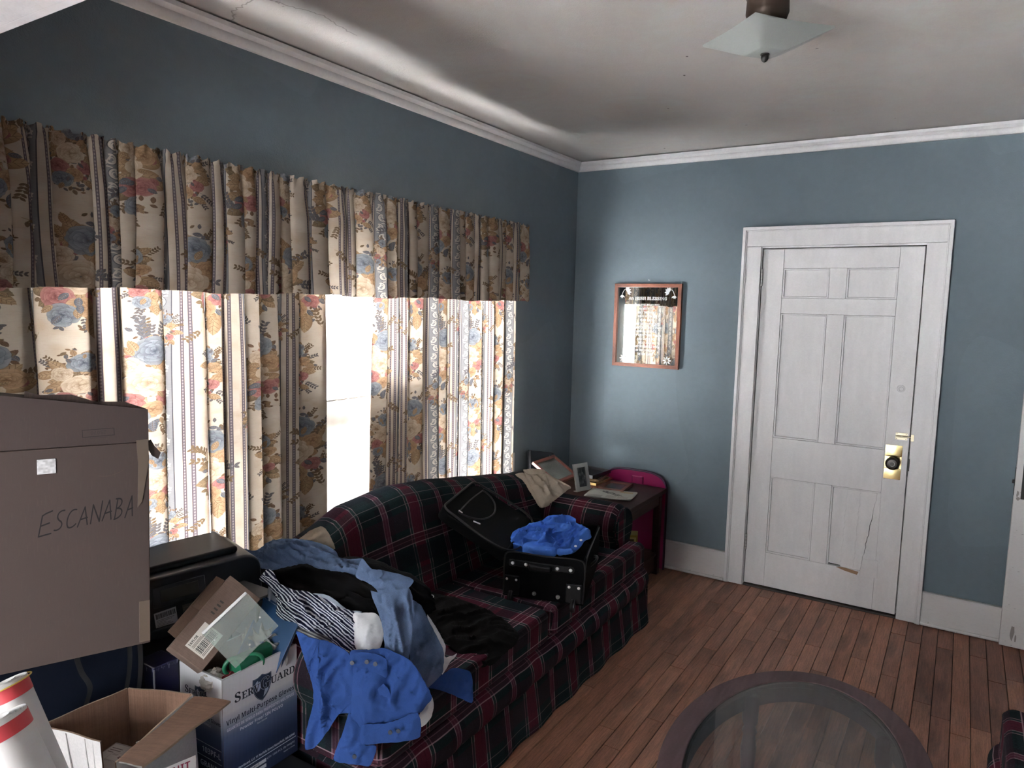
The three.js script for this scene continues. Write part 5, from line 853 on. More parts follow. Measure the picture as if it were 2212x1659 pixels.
{ // navy upright trunk under it, with loose straps
  const t = wthing('storage_trunk', 'tall dark navy trunk with loose hanging straps under the big carton', 'trunk', [0.25, 0, 3.53]);
  const navy = phy({ color: new THREE.Color(0.005, 0.008, 0.018), specularIntensity: 0.3, roughness: 0.75, bumpMap: weaveBump, bumpScale: 0.0005 });
  wobj('body', new RoundedBoxGeometry(0.40, 0.79, 0.44, 4, 0.02).translate(0.25, 0.418, 3.535), navy, t);
  wobj('lid_seam', new RoundedBoxGeometry(0.407, 0.012, 0.446, 2, 0.004).translate(0.25, 0.60, 3.535), navy, t);
  const strap = std({ color: new THREE.Color(0.03, 0.03, 0.032), roughness: 0.7 });
  const band = (P) => { const cv = new THREE.CatmullRomCurve3(P.map((p) => V(...p))); return grid(40, 1, (a, b) => { const p = cv.getPoint(a); return [p.x + 0.002 * b, p.y, p.z + (b - 0.5) * 0.014, a, b]; }); };
  wobj('strap', [band([[0.456, 0.79, 3.50], [0.462, 0.74, 3.49], [0.475, 0.70, 3.478], [0.47, 0.65, 3.488], [0.462, 0.58, 3.505]])], strap, t);
  wobj('strap', [band([[0.456, 0.78, 3.365], [0.462, 0.72, 3.368], [0.464, 0.66, 3.378], [0.46, 0.58, 3.40]])], strap, t);
  wobj('strap', [band([[0.456, 0.78, 3.338], [0.466, 0.70, 3.342], [0.466, 0.62, 3.352], [0.46, 0.55, 3.37]])], strap, t);
  for (const z of [3.36, 3.71]) wobj('foot', new RoundedBoxGeometry(0.36, 0.024, 0.05, 2, 0.006).translate(0.25, 0.012, z), blackMetal, t);
}
{ // glove carton with print on two sides
  const B = [0.545, 0.31, 3.092], c = wthing('cardboard_box', 'open white and blue printed glove carton stuffed with odds and ends', 'box', B);
  const x0 = 0.45, x1 = 0.64, z0 = 2.965, z1 = 3.22, y0 = 0.312, y1 = 0.65, T = 0.005;
  const shield = (g, x, y, s) => {
    g.save(); g.translate(x, y); g.scale(s, s); const P = () => { g.beginPath(); g.moveTo(0, -100); g.bezierCurveTo(30, -80, 60, -78, 84, -84); g.bezierCurveTo(92, 0, 74, 70, 0, 112); g.bezierCurveTo(-74, 70, -92, 0, -84, -84); g.bezierCurveTo(-60, -78, -30, -80, 0, -100); };
    P(); const q = g.createLinearGradient(-80, -80, 80, 90); q.addColorStop(0, '#3b4f68'); q.addColorStop(0.5, '#16233a'); q.addColorStop(1, '#2f435e'); g.fillStyle = q; g.fill(); g.strokeStyle = '#101b2c'; g.lineWidth = 9; g.stroke(); g.strokeStyle = '#8b9bb0'; g.lineWidth = 3; g.stroke();
    g.fillStyle = '#b9c4d2'; g.beginPath(); g.moveTo(-62, 10); g.bezierCurveTo(-70, -40, -60, -60, -50, -58); g.bezierCurveTo(-40, -70, -34, -58, -34, -40); g.bezierCurveTo(-24, -60, -14, -50, -20, -24); g.bezierCurveTo(-6, -40, 2, -30, -10, -4); g.lineTo(-30, 30); g.fill();
    g.beginPath(); g.moveTo(62, 40); g.bezierCurveTo(50, 60, 40, 74, 10, 90); g.lineTo(24, 40); g.bezierCurveTo(34, 20, 50, 20, 62, 40); g.fill(); g.restore();
  };
  const brand = (g, x, y, s, col) => { g.fillStyle = col; g.textAlign = 'left'; g.textBaseline = 'alphabetic'; let cx = x; for (const [t, f] of [['S', 1], ['ERV', 0.76], ['G', 1.22], ['UARD', 0.78]]) { g.font = `bold ${Math.round(100 * s * f)}px serif`; g.lineWidth = 7 * s; g.strokeStyle = 'rgba(196,202,212,.9)'; if (t === 'G' || t === 'ERV') g.strokeText(t, cx, y + (t === 'G' ? 8 * s : 0)); g.fillText(t, cx, y + (t === 'G' ? 8 * s : 0)); cx += g.measureText(t).width + 2 * s; } };
  const base = (g, w, h) => { g.fillStyle = 'rgb(226,226,228)'; g.fillRect(0, 0, w, h); const q = g.createLinearGradient(0, h * 0.30, 0, h * 0.74); q.addColorStop(0, 'rgba(52,72,112,0)'); q.addColorStop(0.45, 'rgba(58,80,122,.75)'); q.addColorStop(1, 'rgba(34,46,78,1)'); g.fillStyle = q; g.fillRect(0, h * 0.30, w, h * 0.70); for (let x = 0; x < w; x += 9) { g.fillStyle = `rgba(${x % 2 ? '255,255,255' : '70,70,76'},.06)`; g.fillRect(x, 0, 4, h); } speckle(g, w, h, 260, '60,60,64', 0.05); };
  const right = boxTex(1024, 1356, (g, w, h) => {
    base(g, w, h); shield(g, 520, 300, 1.45); brand(g, 150, 330, 1.55, '#141c2c');
    g.textAlign = 'center'; g.fillStyle = '#16203a'; g.font = 'bold 82px sans-serif'; g.fillText('Vinyl Multi-Purpose Gloves', w / 2, 545, 940);
    g.fillStyle = '#dfe4ee'; g.font = 'bold 50px sans-serif'; g.fillText('GUANTES DE VINILO PARA PROPÓSITOS MÚLTIPLES', w / 2, 618, 930); g.font = 'bold 52px sans-serif'; g.fillText('Powder Free/ SIN POLVO', w / 2, 684, 600); g.font = '28px sans-serif'; g.fillText('Non-Sterile', w / 2, 722);
    g.textAlign = 'left'; g.font = 'bold 40px sans-serif'; g.fillText('Mfg. for ServGuard, LLC 11 Norfolk Street Mansfield, MA 02048', 60, 1126, 920); g.fillRect(40, 1150, 960, 9);
    g.font = '34px sans-serif'; g.textAlign = 'right'; g.fillText('QTY: 1000 PCS. (By Weight)', 980, 1222, 430); g.font = '26px sans-serif'; g.fillText('Made in China', 980, 1270);
    for (const [y, t] of [[1196, '103A013'], [1262, '2019-02']]) { g.fillStyle = '#d9dbe0'; g.fillRect(230, y, 330, 44); g.fillStyle = '#20242e'; g.textAlign = 'center'; g.font = 'bold 32px monospace'; g.fillText(t, 395, y + 33); }
  });
  const left = boxTex(760, 1356, (g, w, h) => {
    base(g, w, h); shield(g, 380, 300, 1.15); brand(g, 90, 330, 1.2, '#141c2c'); g.textAlign = 'center'; g.fillStyle = '#16203a'; g.font = 'bold 62px sans-serif'; g.fillText('Vinyl Multi-Purpose Gloves', w / 2, 545, 690);
    g.fillStyle = '#dfe4ee'; g.font = 'bold 36px sans-serif'; g.fillText('GUANTES DE VINILO', w / 2, 610, 600); g.fillRect(30, 830, 700, 8); g.font = 'bold 92px sans-serif'; g.textAlign = 'right'; g.fillText('103PF-L', 715, 940); g.fillRect(30, 990, 700, 8); g.fillText('GRANDE', 715, 1110);
  });
  const white = std({ color: new THREE.Color(0.5, 0.5, 0.51), roughness: 0.85 });
  wobj('side_panel', [bx(x1 - T, y0, z0, x1, y1, z1, 0.001)], kraft, c); wobj('side_panel', [bx(x0, y0, z0, x0 + T, y1, z1, 0.001)], kraft, c);
  wobj('side_panel', [bx(x0, y0, z1 - T, x1, y1, z1, 0.001)], kraft, c); wobj('side_panel', [bx(x0, y0, z0, x1, y1 - 0.012, z0 + T, 0.001)], kraft, c); wobj('bottom_panel', bx(x0, y0, z0, x1, y0 + T, z1, 0.001), kraft, c);
  wobj('printed_face', face(z1 - z0, y1 - y0, [x1 + 0.0006, (y0 + y1) / 2, (z0 + z1) / 2], Math.PI / 2), std({ map: right, roughness: 0.6 }), c);
  wobj('printed_face', face(x1 - x0, y1 - y0, [(x0 + x1) / 2, (y0 + y1) / 2, z1 + 0.0006], 0), std({ map: left, roughness: 0.6 }), c);
  wobj('rim', [bx(x1 - T, y1 - 0.001, z0, x1 + 0.0006, y1 + 0.0015, z1, 0.0006), bx(x0, y1 - 0.001, z1 - T, x1, y1 + 0.0015, z1 + 0.0006, 0.0006), bx(x0, y1 - 0.001, z0, x0 + T, y1 + 0.0015, z1, 0.0006)], white, c);
}
{ // low trunk that carries the glove carton and the open carton
  const t = wthing('storage_trunk', 'low black storage trunk beneath the glove carton and the open carton', 'trunk', [0.6, 0, 3.3]);
  wobj('body', new RoundedBoxGeometry(0.42, 0.295, 0.70, 3, 0.012).translate(0.67, 0.162, 3.33), std({ color: new THREE.Color(0.012, 0.012, 0.014), roughness: 0.6 }), t);
  wobj('foot', [[0.49, 3.02], [0.85, 3.02], [0.49, 3.64], [0.85, 3.64]].map(([x, z]) => bx(x - 0.02, 0.001, z - 0.02, x + 0.02, 0.02, z + 0.02, 0.004)), blackMetal, t);
}
{ // small worn brown carton in the glove carton
  const Lx = V(0, 0.58, -0.815).normalize(); let n = V(0.80, 0.45, 0.40); n.addScaledVector(Lx, -n.dot(Lx)).normalize(); const W = n.clone().cross(Lx);   // W = local y when x = L, z = n
  const M = new THREE.Matrix4().makeBasis(Lx, n.clone().cross(Lx).normalize(), n).setPosition(0.545, 0.768, 3.172);
  const c = thing('cardboard_box', 'small worn brown carton with a barcode label, tipped in the glove carton', 'box'); c.applyMatrix4(M);
  const lb = boxTex(256, 192, (g) => { g.fillStyle = '#c9c3ba'; g.fillRect(0, 0, 256, 192); g.fillStyle = '#26231f'; g.font = 'bold 30px sans-serif'; g.fillText('TAYLOR', 16, 38); for (let i = 0; i < 3; i++) g.fillRect(20, 50 + i * 9, 120 + 30 * i, 3); let x = 18; while (x < 236) { const w = rr(2, 9); g.fillRect(x, 84, w, 66); x += w + rr(2, 7); } g.fillRect(18, 160, 200, 4); g.fillRect(18, 172, 140, 4); });
  const a = 0.118, b = 0.055, d = 0.034;
  obj('body', new RoundedBoxGeometry(2 * a, 2 * b, 2 * d, 2, 0.003), kraft, c);
  obj('label', face(0.075, 0.062, [-0.055, -0.006, d + 0.0008]), std({ map: lb, roughness: 0.6 }), c);
  obj('flap', [new THREE.BoxGeometry(0.17, 0.046, 0.003).rotateX(0.25).translate(0.0, b + 0.006, d - 0.045), new THREE.BoxGeometry(0.1, 0.03, 0.003).rotateX(-0.5).rotateZ(0.05).translate(0.05, b + 0.012, d - 0.02)], kraftDark, c);
  obj('stamp', [-0.0, 0.012, 0.024, 0.036].map((q) => new THREE.BoxGeometry(0.005, 0.012, 0.0008).translate(0.012 + q, b * 0.45, d + 0.0004)), std({ color: new THREE.Color(0.05, 0.04, 0.035) }), c);
}
{ // clear acrylic panel with a white foam edge
  const M = frameFrom([0.646, 0.772, 3.160], [0.80, 0.36, 0.48], [0.32, 0.60, -0.72]);
  const c = thing('acrylic_panel', 'clear acrylic panel with a white foam edge poking out of the glove carton', 'panel'); c.applyMatrix4(M);
  obj('sheet', new RoundedBoxGeometry(0.128, 0.148, 0.005, 2, 0.001), phy({ color: new THREE.Color(0.78, 0.82, 0.79), transmission: 0.86, thickness: 0, roughness: 0.22, ior: 1.49 }), c);
  obj('foam_edge', new RoundedBoxGeometry(0.008, 0.146, 0.013, 2, 0.002).translate(-0.066, 0, 0.002), std({ color: new THREE.Color(0.68, 0.68, 0.66), roughness: 0.9 }), c);
  obj('screw', [[0.01, 0.055], [0.045, -0.01], [-0.03, -0.062]].map(([x, y]) => new THREE.SphereGeometry(0.0028, 10, 8).translate(x, y, 0.003)), steel, c);
}
{ // green plastic reel holder
  const c = wthing('tape_dispenser', 'green translucent plastic holder with round ends inside the glove carton', 'holder', [0.60, 0.60, 3.12]);
  const green = phy({ color: new THREE.Color(0.03, 0.22, 0.11), transmission: 0.25, thickness: 0, roughness: 0.25 });
  const disc = (x, y, z, r) => new THREE.TorusGeometry(r, 0.006, 10, 36).rotateY(1.0).translate(x, y, z);
  wobj('reel', [disc(0.612, 0.655, 3.16, 0.026), disc(0.622, 0.648, 3.105, 0.026), cyl(0.024, 0.024, 0.06, 30).rotateX(Math.PI / 2).rotateY(0.1).translate(0.612, 0.652, 3.13)], green, c);
  wobj('base', [new RoundedBoxGeometry(0.03, 0.09, 0.13, 3, 0.01).translate(0.60, 0.63, 3.085)], green, c);
}
{ const c = wthing('folder', 'dark blue plastic folder standing on edge in the glove carton', 'folder', [0.58, 0.5, 3.03]);
  const m = frameFrom([0.585, 0.655, 3.035], [0.25, 0.30, 0.92], [0.2, 0.8, -0.3]);
  wobj('cover', [new RoundedBoxGeometry(0.14, 0.24, 0.004, 2, 0.0015).applyMatrix4(m), new RoundedBoxGeometry(0.14, 0.24, 0.003, 2, 0.001).rotateX(0.05).translate(0, 0.004, -0.012).applyMatrix4(m)], phy({ color: new THREE.Color(0.02, 0.07, 0.17), roughness: 0.3, transmission: 0.15, thickness: 0 }), c);
  wobj('spine', new RoundedBoxGeometry(0.008, 0.24, 0.016, 2, 0.003).translate(-0.07, 0, -0.006).applyMatrix4(m), std({ color: new THREE.Color(0.03, 0.12, 0.26), roughness: 0.35 }), c); }
{ const c = wthing('plastic_bag', 'crumpled clear plastic bag at the right end of the glove carton', 'bag', [0.56, 0.5, 3.0]);
  const g = new THREE.SphereGeometry(1, 60, 44), p = g.attributes.position; for (let i = 0; i < p.count; i++) { const x = p.getX(i), y = p.getY(i), z = p.getZ(i), q = 1 + 0.28 * (1 - 3 * Math.abs(ns(x * 2.1, y * 2.1, z * 2.1))); p.setXYZ(i, 0.555 + x * 0.075 * q, 0.63 + y * 0.075 * q, 3.01 + z * 0.038 * q); } g.computeVertexNormals();
  wobj('film', g, phy({ color: new THREE.Color(0.55, 0.55, 0.53), transmission: 0.55, thickness: 0, roughness: 0.28 }), c); wobj('sealed_edge', grid(24, 4, (u, v) => [0.60 + 0.02 * v, 0.685 + 0.014 * v + 0.006 * Math.sin(u * 11), lerp(3.045, 2.975, u) + 0.004 * Math.sin(v * 3 + u * 9), u, v]), phy({ color: new THREE.Color(0.6, 0.6, 0.6), transmission: 0.4, thickness: 0, roughness: 0.3 }), c); }
{ const c = wthing('paper_wad', 'crumpled white and red printed paper under the small brown carton', 'paper', [0.57, 0.55, 3.18]);
  const lump = (cx, cy, cz, r, s) => { const g = new THREE.IcosahedronGeometry(1, 5), p = g.attributes.position; for (let i = 0; i < p.count; i++) { const x = p.getX(i), y = p.getY(i), z = p.getZ(i), q = 1 + 0.4 * (0.5 - 2 * Math.abs(ns(x * 2 + s, y * 2, z * 2))); p.setXYZ(i, cx + x * r * q, cy + y * r * q * 0.8, cz + z * r * q); } g.computeVertexNormals(); return g; };
  wobj('paper', lump(0.575, 0.62, 3.195, 0.036, 1), std({ color: new THREE.Color(0.42, 0.38, 0.34), roughness: 0.8 }), c); wobj('red_wrapper', lump(0.60, 0.62, 3.175, 0.026, 4), std({ color: new THREE.Color(0.22, 0.02, 0.03), roughness: 0.5 }), c); }
{ // open white carton at the bottom left
  const c = wthing('cardboard_box', 'open white carton with brown inside and loose flaps, nearest the camera', 'box', [0.58, 0.31, 3.45]);
  const whiteBoard = std({ map: ptex(256, 256, (u, v, n) => { const k = 0.88 + 0.14 * n(u, v, 6, 6, 1) + 0.06 * n(u, v, 120, 120, 2); return [176 * k, 174 * k, 172 * k]; }, { rep: [3, 3] }), roughness: 0.8 });
  const inside = std({ map: board(116, 88, 72, 9), roughness: 0.95 });
  // wall from a to b (top edge), bottom straight below, leaning; outside white, inside brown
  const wall = (name, a, b, A, B, t = 0.0045, n = 10, wav = 0.002) => {
    const inn = grid(n, 6, (u, v) => { const p = [0, 1, 2].map((k) => lerp(lerp(a[k], b[k], u), lerp(A[k], B[k], u), v)); return [p[0] + wav * Math.sin(u * 9 + v * 3), p[1], p[2] + wav * Math.cos(u * 7 + v * 4), u * 0.2, v * 0.3]; });
    const out = inn.clone(), nn = inn.attributes.normal, p = out.attributes.position; for (let i = 0; i < p.count; i++) p.setXYZ(i, p.getX(i) - nn.getX(i) * t, p.getY(i) - nn.getY(i) * t, p.getZ(i) - nn.getZ(i) * t);
    const m = wobj(name, inn, inside, c); wobj('outer_liner', out, whiteBoard, m);
    const e = []; for (let i = 0; i < n; i++) { const q = (k) => V(inn.attributes.position.getX(k), inn.attributes.position.getY(k), inn.attributes.position.getZ(k)), r = (k) => V(p.getX(k), p.getY(k), p.getZ(k)); const g = new THREE.BufferGeometry().setFromPoints([q(i), r(i), q(i + 1), q(i + 1), r(i), r(i + 1)]); e.push(g); }
    wobj('corrugated_edge', e.map(clean), kraftEdge, m); return m;
  };
  const y = 0.66, yb = 0.315, A = [0.482, y, 3.592], Bq = [0.494, y + 0.003, 3.392], C = [0.652, y + 0.002, 3.316], D = [0.70, y - 0.01, 3.545];
  const d = (p, dx = 0, dz = 0) => [p[0] + dx, yb, p[2] + dz];
  wall('side_panel', Bq, A, d(Bq), d(A, 0, -0.02)); wall('side_panel', C, Bq, d(C, 0.02), d(Bq));
  wall('side_panel', A, [0.655, y - 0.002, 3.545], d(A, 0, -0.02), d([0.655, 0, 3.535]));
  wall('side_panel', [0.70, y - 0.04, 3.54], C, d([0.70, 0, 3.53]), d(C, 0.02));
  // right flap folded outwards
  const fl = wall('flap', [0.838, y + 0.012, 3.555], [0.778, y + 0.015, 3.292], [0.70, y - 0.04, 3.54], [0.662, y - 0.002, 3.315], 0.0045, 16, 0.003);
  wobj('bottom_panel', bx(0.485, yb, 3.34, 0.70, yb + 0.005, 3.57, 0.001), inside, c);
  const red = boxTex(256, 96, (g) => { g.clearRect(0, 0, 256, 96); g.fillStyle = 'rgb(176,174,172)'; g.fillRect(0, 0, 256, 96); g.fillStyle = '#6e1630'; g.font = 'bold 74px sans-serif'; g.textAlign = 'center'; g.fillText('UNIT', 128, 76); });
  wobj('lettering', face(0.09, 0.034).rotateY(1.35).translate(0.7125, 0.526, 3.40), std({ map: red, roughness: 0.8 }), c);
  // crease ridges where the near panel is crumpled
  for (const P of [[[0.555, 0.655, 3.576], [0.562, 0.60, 3.574], [0.58, 0.52, 3.568]], [[0.612, 0.655, 3.562], [0.618, 0.60, 3.561], [0.628, 0.53, 3.556]], [[0.635, 0.655, 3.556], [0.637, 0.60, 3.555], [0.637, 0.55, 3.553]]]) wobj('crease', tube(P, 0.0018, 20, 5), whiteBoard, c);
}
const packTex = boxTex(256, 160, (g, w, h) => { g.fillStyle = '#b9b3b0'; g.fillRect(0, 0, w, h); g.strokeStyle = 'rgba(90,70,74,.7)'; g.lineWidth = 3; g.strokeRect(6, 6, w - 12, h - 12); g.fillStyle = '#6b3340'; g.fillRect(120, 60, 60, 40); g.fillStyle = '#8a8486'; g.fillRect(132, 68, 34, 24); g.fillStyle = 'rgba(80,60,64,.8)'; for (let i = 0; i < 3; i++) g.fillRect(20, 30 + i * 12, 70, 4); });
const pack = std({ map: packTex, roughness: 0.6 });
const gb = wthing('glove_box', 'white printed dispenser box inside the open carton, the nearer of two', 'box', [0.575, 0.44, 3.475], 'dispenser boxes in the open carton');
wobj('carton', new RoundedBoxGeometry(0.12, 0.075, 0.10, 2, 0.003).rotateY(0.25).translate(0.59, 0.512, 3.475), pack, gb);
wobj('tab', new RoundedBoxGeometry(0.06, 0.003, 0.03, 1, 0.001).rotateY(0.25).translate(0.59, 0.551, 3.475), pack, gb);
const gb2 = wthing('glove_box', 'white printed dispenser box inside the open carton, farther and lower one', 'box', [0.60, 0.42, 3.385], 'dispenser boxes in the open carton');
wobj('carton', new RoundedBoxGeometry(0.11, 0.07, 0.08, 2, 0.003).rotateY(-0.3).translate(0.60, 0.50, 3.38), pack, gb2);
wobj('tab', new RoundedBoxGeometry(0.05, 0.003, 0.03, 1, 0.001).rotateY(-0.3).translate(0.60, 0.536, 3.38), pack, gb2);
{ // filler carton under them
  const c = wthing('cardboard_box', 'flat brown box lying at the bottom of the open carton', 'box', [0.59, 0.32, 3.44]);
  wobj('body', new RoundedBoxGeometry(0.165, 0.142, 0.19, 2, 0.004).translate(0.59, 0.394, 3.44), kraftDark, c); wobj('tape_strip', bx(0.57, 0.465, 3.345, 0.61, 0.466, 3.535, 0), tape, c); }
// ---------------------------------------------------------------- printer on a black box, indigo carton
{
  const n = V(0.96, 0.06, 0.27), p = thing('printer', 'black desktop printer with a small display standing between carton and clothes heap', 'printer');
  p.applyMatrix4(frameFrom([0.235, 0.672, 3.058], [0.96, 0, 0.27], [0, 1, 0])); p.rotateZ(0.045);
  const blk = std({ color: new THREE.Color(0.012, 0.013, 0.017), roughness: 0.34 }), blk2 = std({ color: new THREE.Color(0.022, 0.023, 0.028), roughness: 0.5 });
  const s = new THREE.Shape(); const w = 0.20, h = 0.175; s.moveTo(-w, 0); s.lineTo(w * 0.92, 0); s.quadraticCurveTo(w, 0.01, w, 0.06); s.lineTo(w, h - 0.05); s.quadraticCurveTo(w, h, w - 0.06, h); s.lineTo(-w + 0.02, h); s.quadraticCurveTo(-w, h, -w, h - 0.02);
  obj('body', new THREE.ExtrudeGeometry(s, { depth: 0.23, bevelEnabled: true, bevelSize: 0.008, bevelThickness: 0.010, bevelSegments: 4, curveSegments: 16 }).translate(0, 0.004, -0.13), blk, p);
  obj('scanner_lid', [new RoundedBoxGeometry(0.345, 0.022, 0.20, 4, 0.01).translate(-0.02, h + 0.022, -0.03)], phy({ color: new THREE.Color(0.012, 0.013, 0.017), specularIntensity: 0.35, roughness: 0.5 }), p);
  const panel = obj('control_panel', new RoundedBoxGeometry(0.15, 0.062, 0.006, 3, 0.003).rotateX(-0.12).translate(-0.045, 0.128, 0.112), blk2, p);
  obj('display', new RoundedBoxGeometry(0.108, 0.036, 0.003, 2, 0.001).rotateX(-0.12).translate(-0.045, 0.130, 0.1155), std({ color: new THREE.Color(0.06, 0.062, 0.055), roughness: 0.25 }), panel);
  const bc = boxTex(200, 150, (g) => { g.fillStyle = '#c4c4c6'; g.fillRect(0, 0, 200, 150); g.fillStyle = '#222'; let x = 14; while (x < 184) { const q = rr(2, 7); g.fillRect(x, 16, q, 46); x += q + rr(2, 6); } for (let i = 0; i < 5; i++) g.fillRect(16, 76 + i * 13, rr(80, 165), 3); });
  obj('barcode_label', face(0.062, 0.05).rotateZ(0.06).translate(-0.088, 0.058, 0.1105), std({ map: bc, roughness: 0.5 }), p);
  const rt = boxTex(300, 60, (g) => { g.fillStyle = '#55504a'; g.fillRect(0, 0, 300, 60); g.fillStyle = '#7d7f84'; g.fillRect(160, 0, 140, 60); g.fillStyle = '#2a2a2c'; for (let i = 0; i < 24; i++) g.fillRect(170 + rr(0, 120), rr(8, 50), rr(4, 12), 4); g.fillStyle = '#8a7a66'; for (let i = 0; i < 14; i++) g.fillRect(rr(4, 140), rr(8, 50), rr(6, 20), 3); });
  obj('rating_label', face(0.14, 0.022).rotateZ(0.02).translate(0.03, 0.073, 0.1105), std({ map: rt, roughness: 0.5 }), p);
  obj('paper_tray', [new RoundedBoxGeometry(0.28, 0.03, 0.02, 3, 0.006).translate(0, 0.02, 0.108)], blk2, p);
  const b = wthing('black_cabinet', 'plain black cabinet the printer stands on, behind the small brown carton', 'box', [0.22, 0, 3.08]);
  wobj('cabinet', new RoundedBoxGeometry(0.30, 0.635, 0.30, 3, 0.01).translate(0.235, 0.335, 3.145), std({ color: new THREE.Color(0.008, 0.008, 0.01), roughness: 0.6 }), b); wobj('foot', [[0.12, 3.03], [0.35, 3.03], [0.12, 3.26], [0.35, 3.26]].map(([x, z]) => cyl(0.015, 0.015, 0.018, 14).translate(x, 0.0095, z)), blackMetal, b);
  const k = wthing('black_case', 'black flat-topped case beside the printer, half under the striped shirt', 'case', [0.45, 0.6, 2.985]);
  wobj('body', new RoundedBoxGeometry(0.15, 0.125, 0.07, 3, 0.006).translate(0.47, 0.7235, 2.94 + 0.055), std({ color: new THREE.Color(0.016, 0.015, 0.016), roughness: 0.5 }), k); wobj('lid', new RoundedBoxGeometry(0.152, 0.006, 0.072, 2, 0.002).translate(0.47, 0.788, 2.995), std({ color: new THREE.Color(0.05, 0.045, 0.042), roughness: 0.5 }), k);
  const i = wthing('cardboard_box', 'dark indigo glossy carton with white worn corners behind the glove carton', 'box', [0.43, 0.3, 3.27]);
  const ind = std({ map: boxTex(256, 256, (g) => { g.fillStyle = '#1d1c44'; g.fillRect(0, 0, 256, 256); for (let q = 0; q < 50; q++) { g.fillStyle = `rgba(200,200,215,${rr(0.2, 0.7)})`; const e = rnd() < 0.5; g.fillRect(e ? rr(0, 6) : rr(0, 256), e ? rr(0, 256) : rr(0, 5), rr(1, 8), rr(1, 9)); } }), roughness: 0.35 });
  wobj('body', new RoundedBoxGeometry(0.085, 0.345, 0.075, 2, 0.003).translate(0.405, 0.487, 3.258), ind, i); wobj('worn_edge', [bx(0.4462, 0.55, 3.2925, 0.4485, 0.655, 3.2968, 0.0006), bx(0.38, 0.6585, 3.2925, 0.448, 0.661, 3.2965, 0.0006)], std({ color: new THREE.Color(0.3, 0.3, 0.33), roughness: 0.8 }), i);
}
// ---------------------------------------------------------------- two rolled paper posters leaning at the left edge
{
  const paper = std({ map: ptex(128, 256, (u, v, n) => { const k = 0.93 + 0.1 * n(u, v, 20, 3, 1); return [206 * k, 203 * k, 200 * k]; }, { rep: [1, 1] }), roughness: 0.55 }), redp = std({ color: new THREE.Color(0.52, 0.05, 0.06), roughness: 0.5 });
  const roll = (label, top, foot, r, turns, s) => {
    const t = thing('paper_roll', label, 'paper roll', [0, 0, 0], 0, 'rolled posters');
    const dir = V(...top).sub(V(...foot)), L = dir.length(), m = frameFrom(foot, dir.toArray(), [0, 0, 1]); t.applyMatrix4(m);
    const spiral = (y0, y1, extra = 0) => grid(190, 6, (a, v) => { const th = a * turns * 6.283 + s, q = r * (1 - 0.62 * (1 - a) ) + extra + 0.0012 * Math.sin(th * 2.3 + s), z = lerp(y0, y1, v); return [Math.cos(th) * q, Math.sin(th) * q, z + (a < 0.4 ? 0.008 * (0.4 - a) : 0), a, v]; });
    obj('sheet', spiral(0, L), paper, t);
    const band = (y0, y1, e) => grid(60, 2, (a, v) => { const th = turns * 6.283 + s - a * 6.283, q = r * (1 - 0.62 * a / turns) + e + 0.0012 * Math.sin(th * 2.3 + s); return [Math.cos(th) * q, Math.sin(th) * q, lerp(y0, y1, v), a, v]; });
    obj('red_border', band(L - 0.026, L - 0.004, 0.0007), redp, t, 'printed red border of the sheet');
    return t;
  };
  roll('nearer rolled white paper poster with a red border standing at the left edge', [1.045, 1.02, 3.90], [1.46, 0.004, 3.70], 0.045, 5, 0.4);
  const b = roll('rolled white paper poster with red and yellow border just behind the nearer one', [0.915, 1.01, 3.835], [1.30, 0.004, 3.66], 0.040, 4, 2.1);
  obj('yellow_border', new THREE.TorusGeometry(0.0405, 0.0012, 6, 40).translate(0, 0, V(0.915 - 1.30, 1.006, 3.835 - 3.66).length() - 0.003), std({ color: new THREE.Color(0.6, 0.42, 0.06), roughness: 0.5 }), b);
}
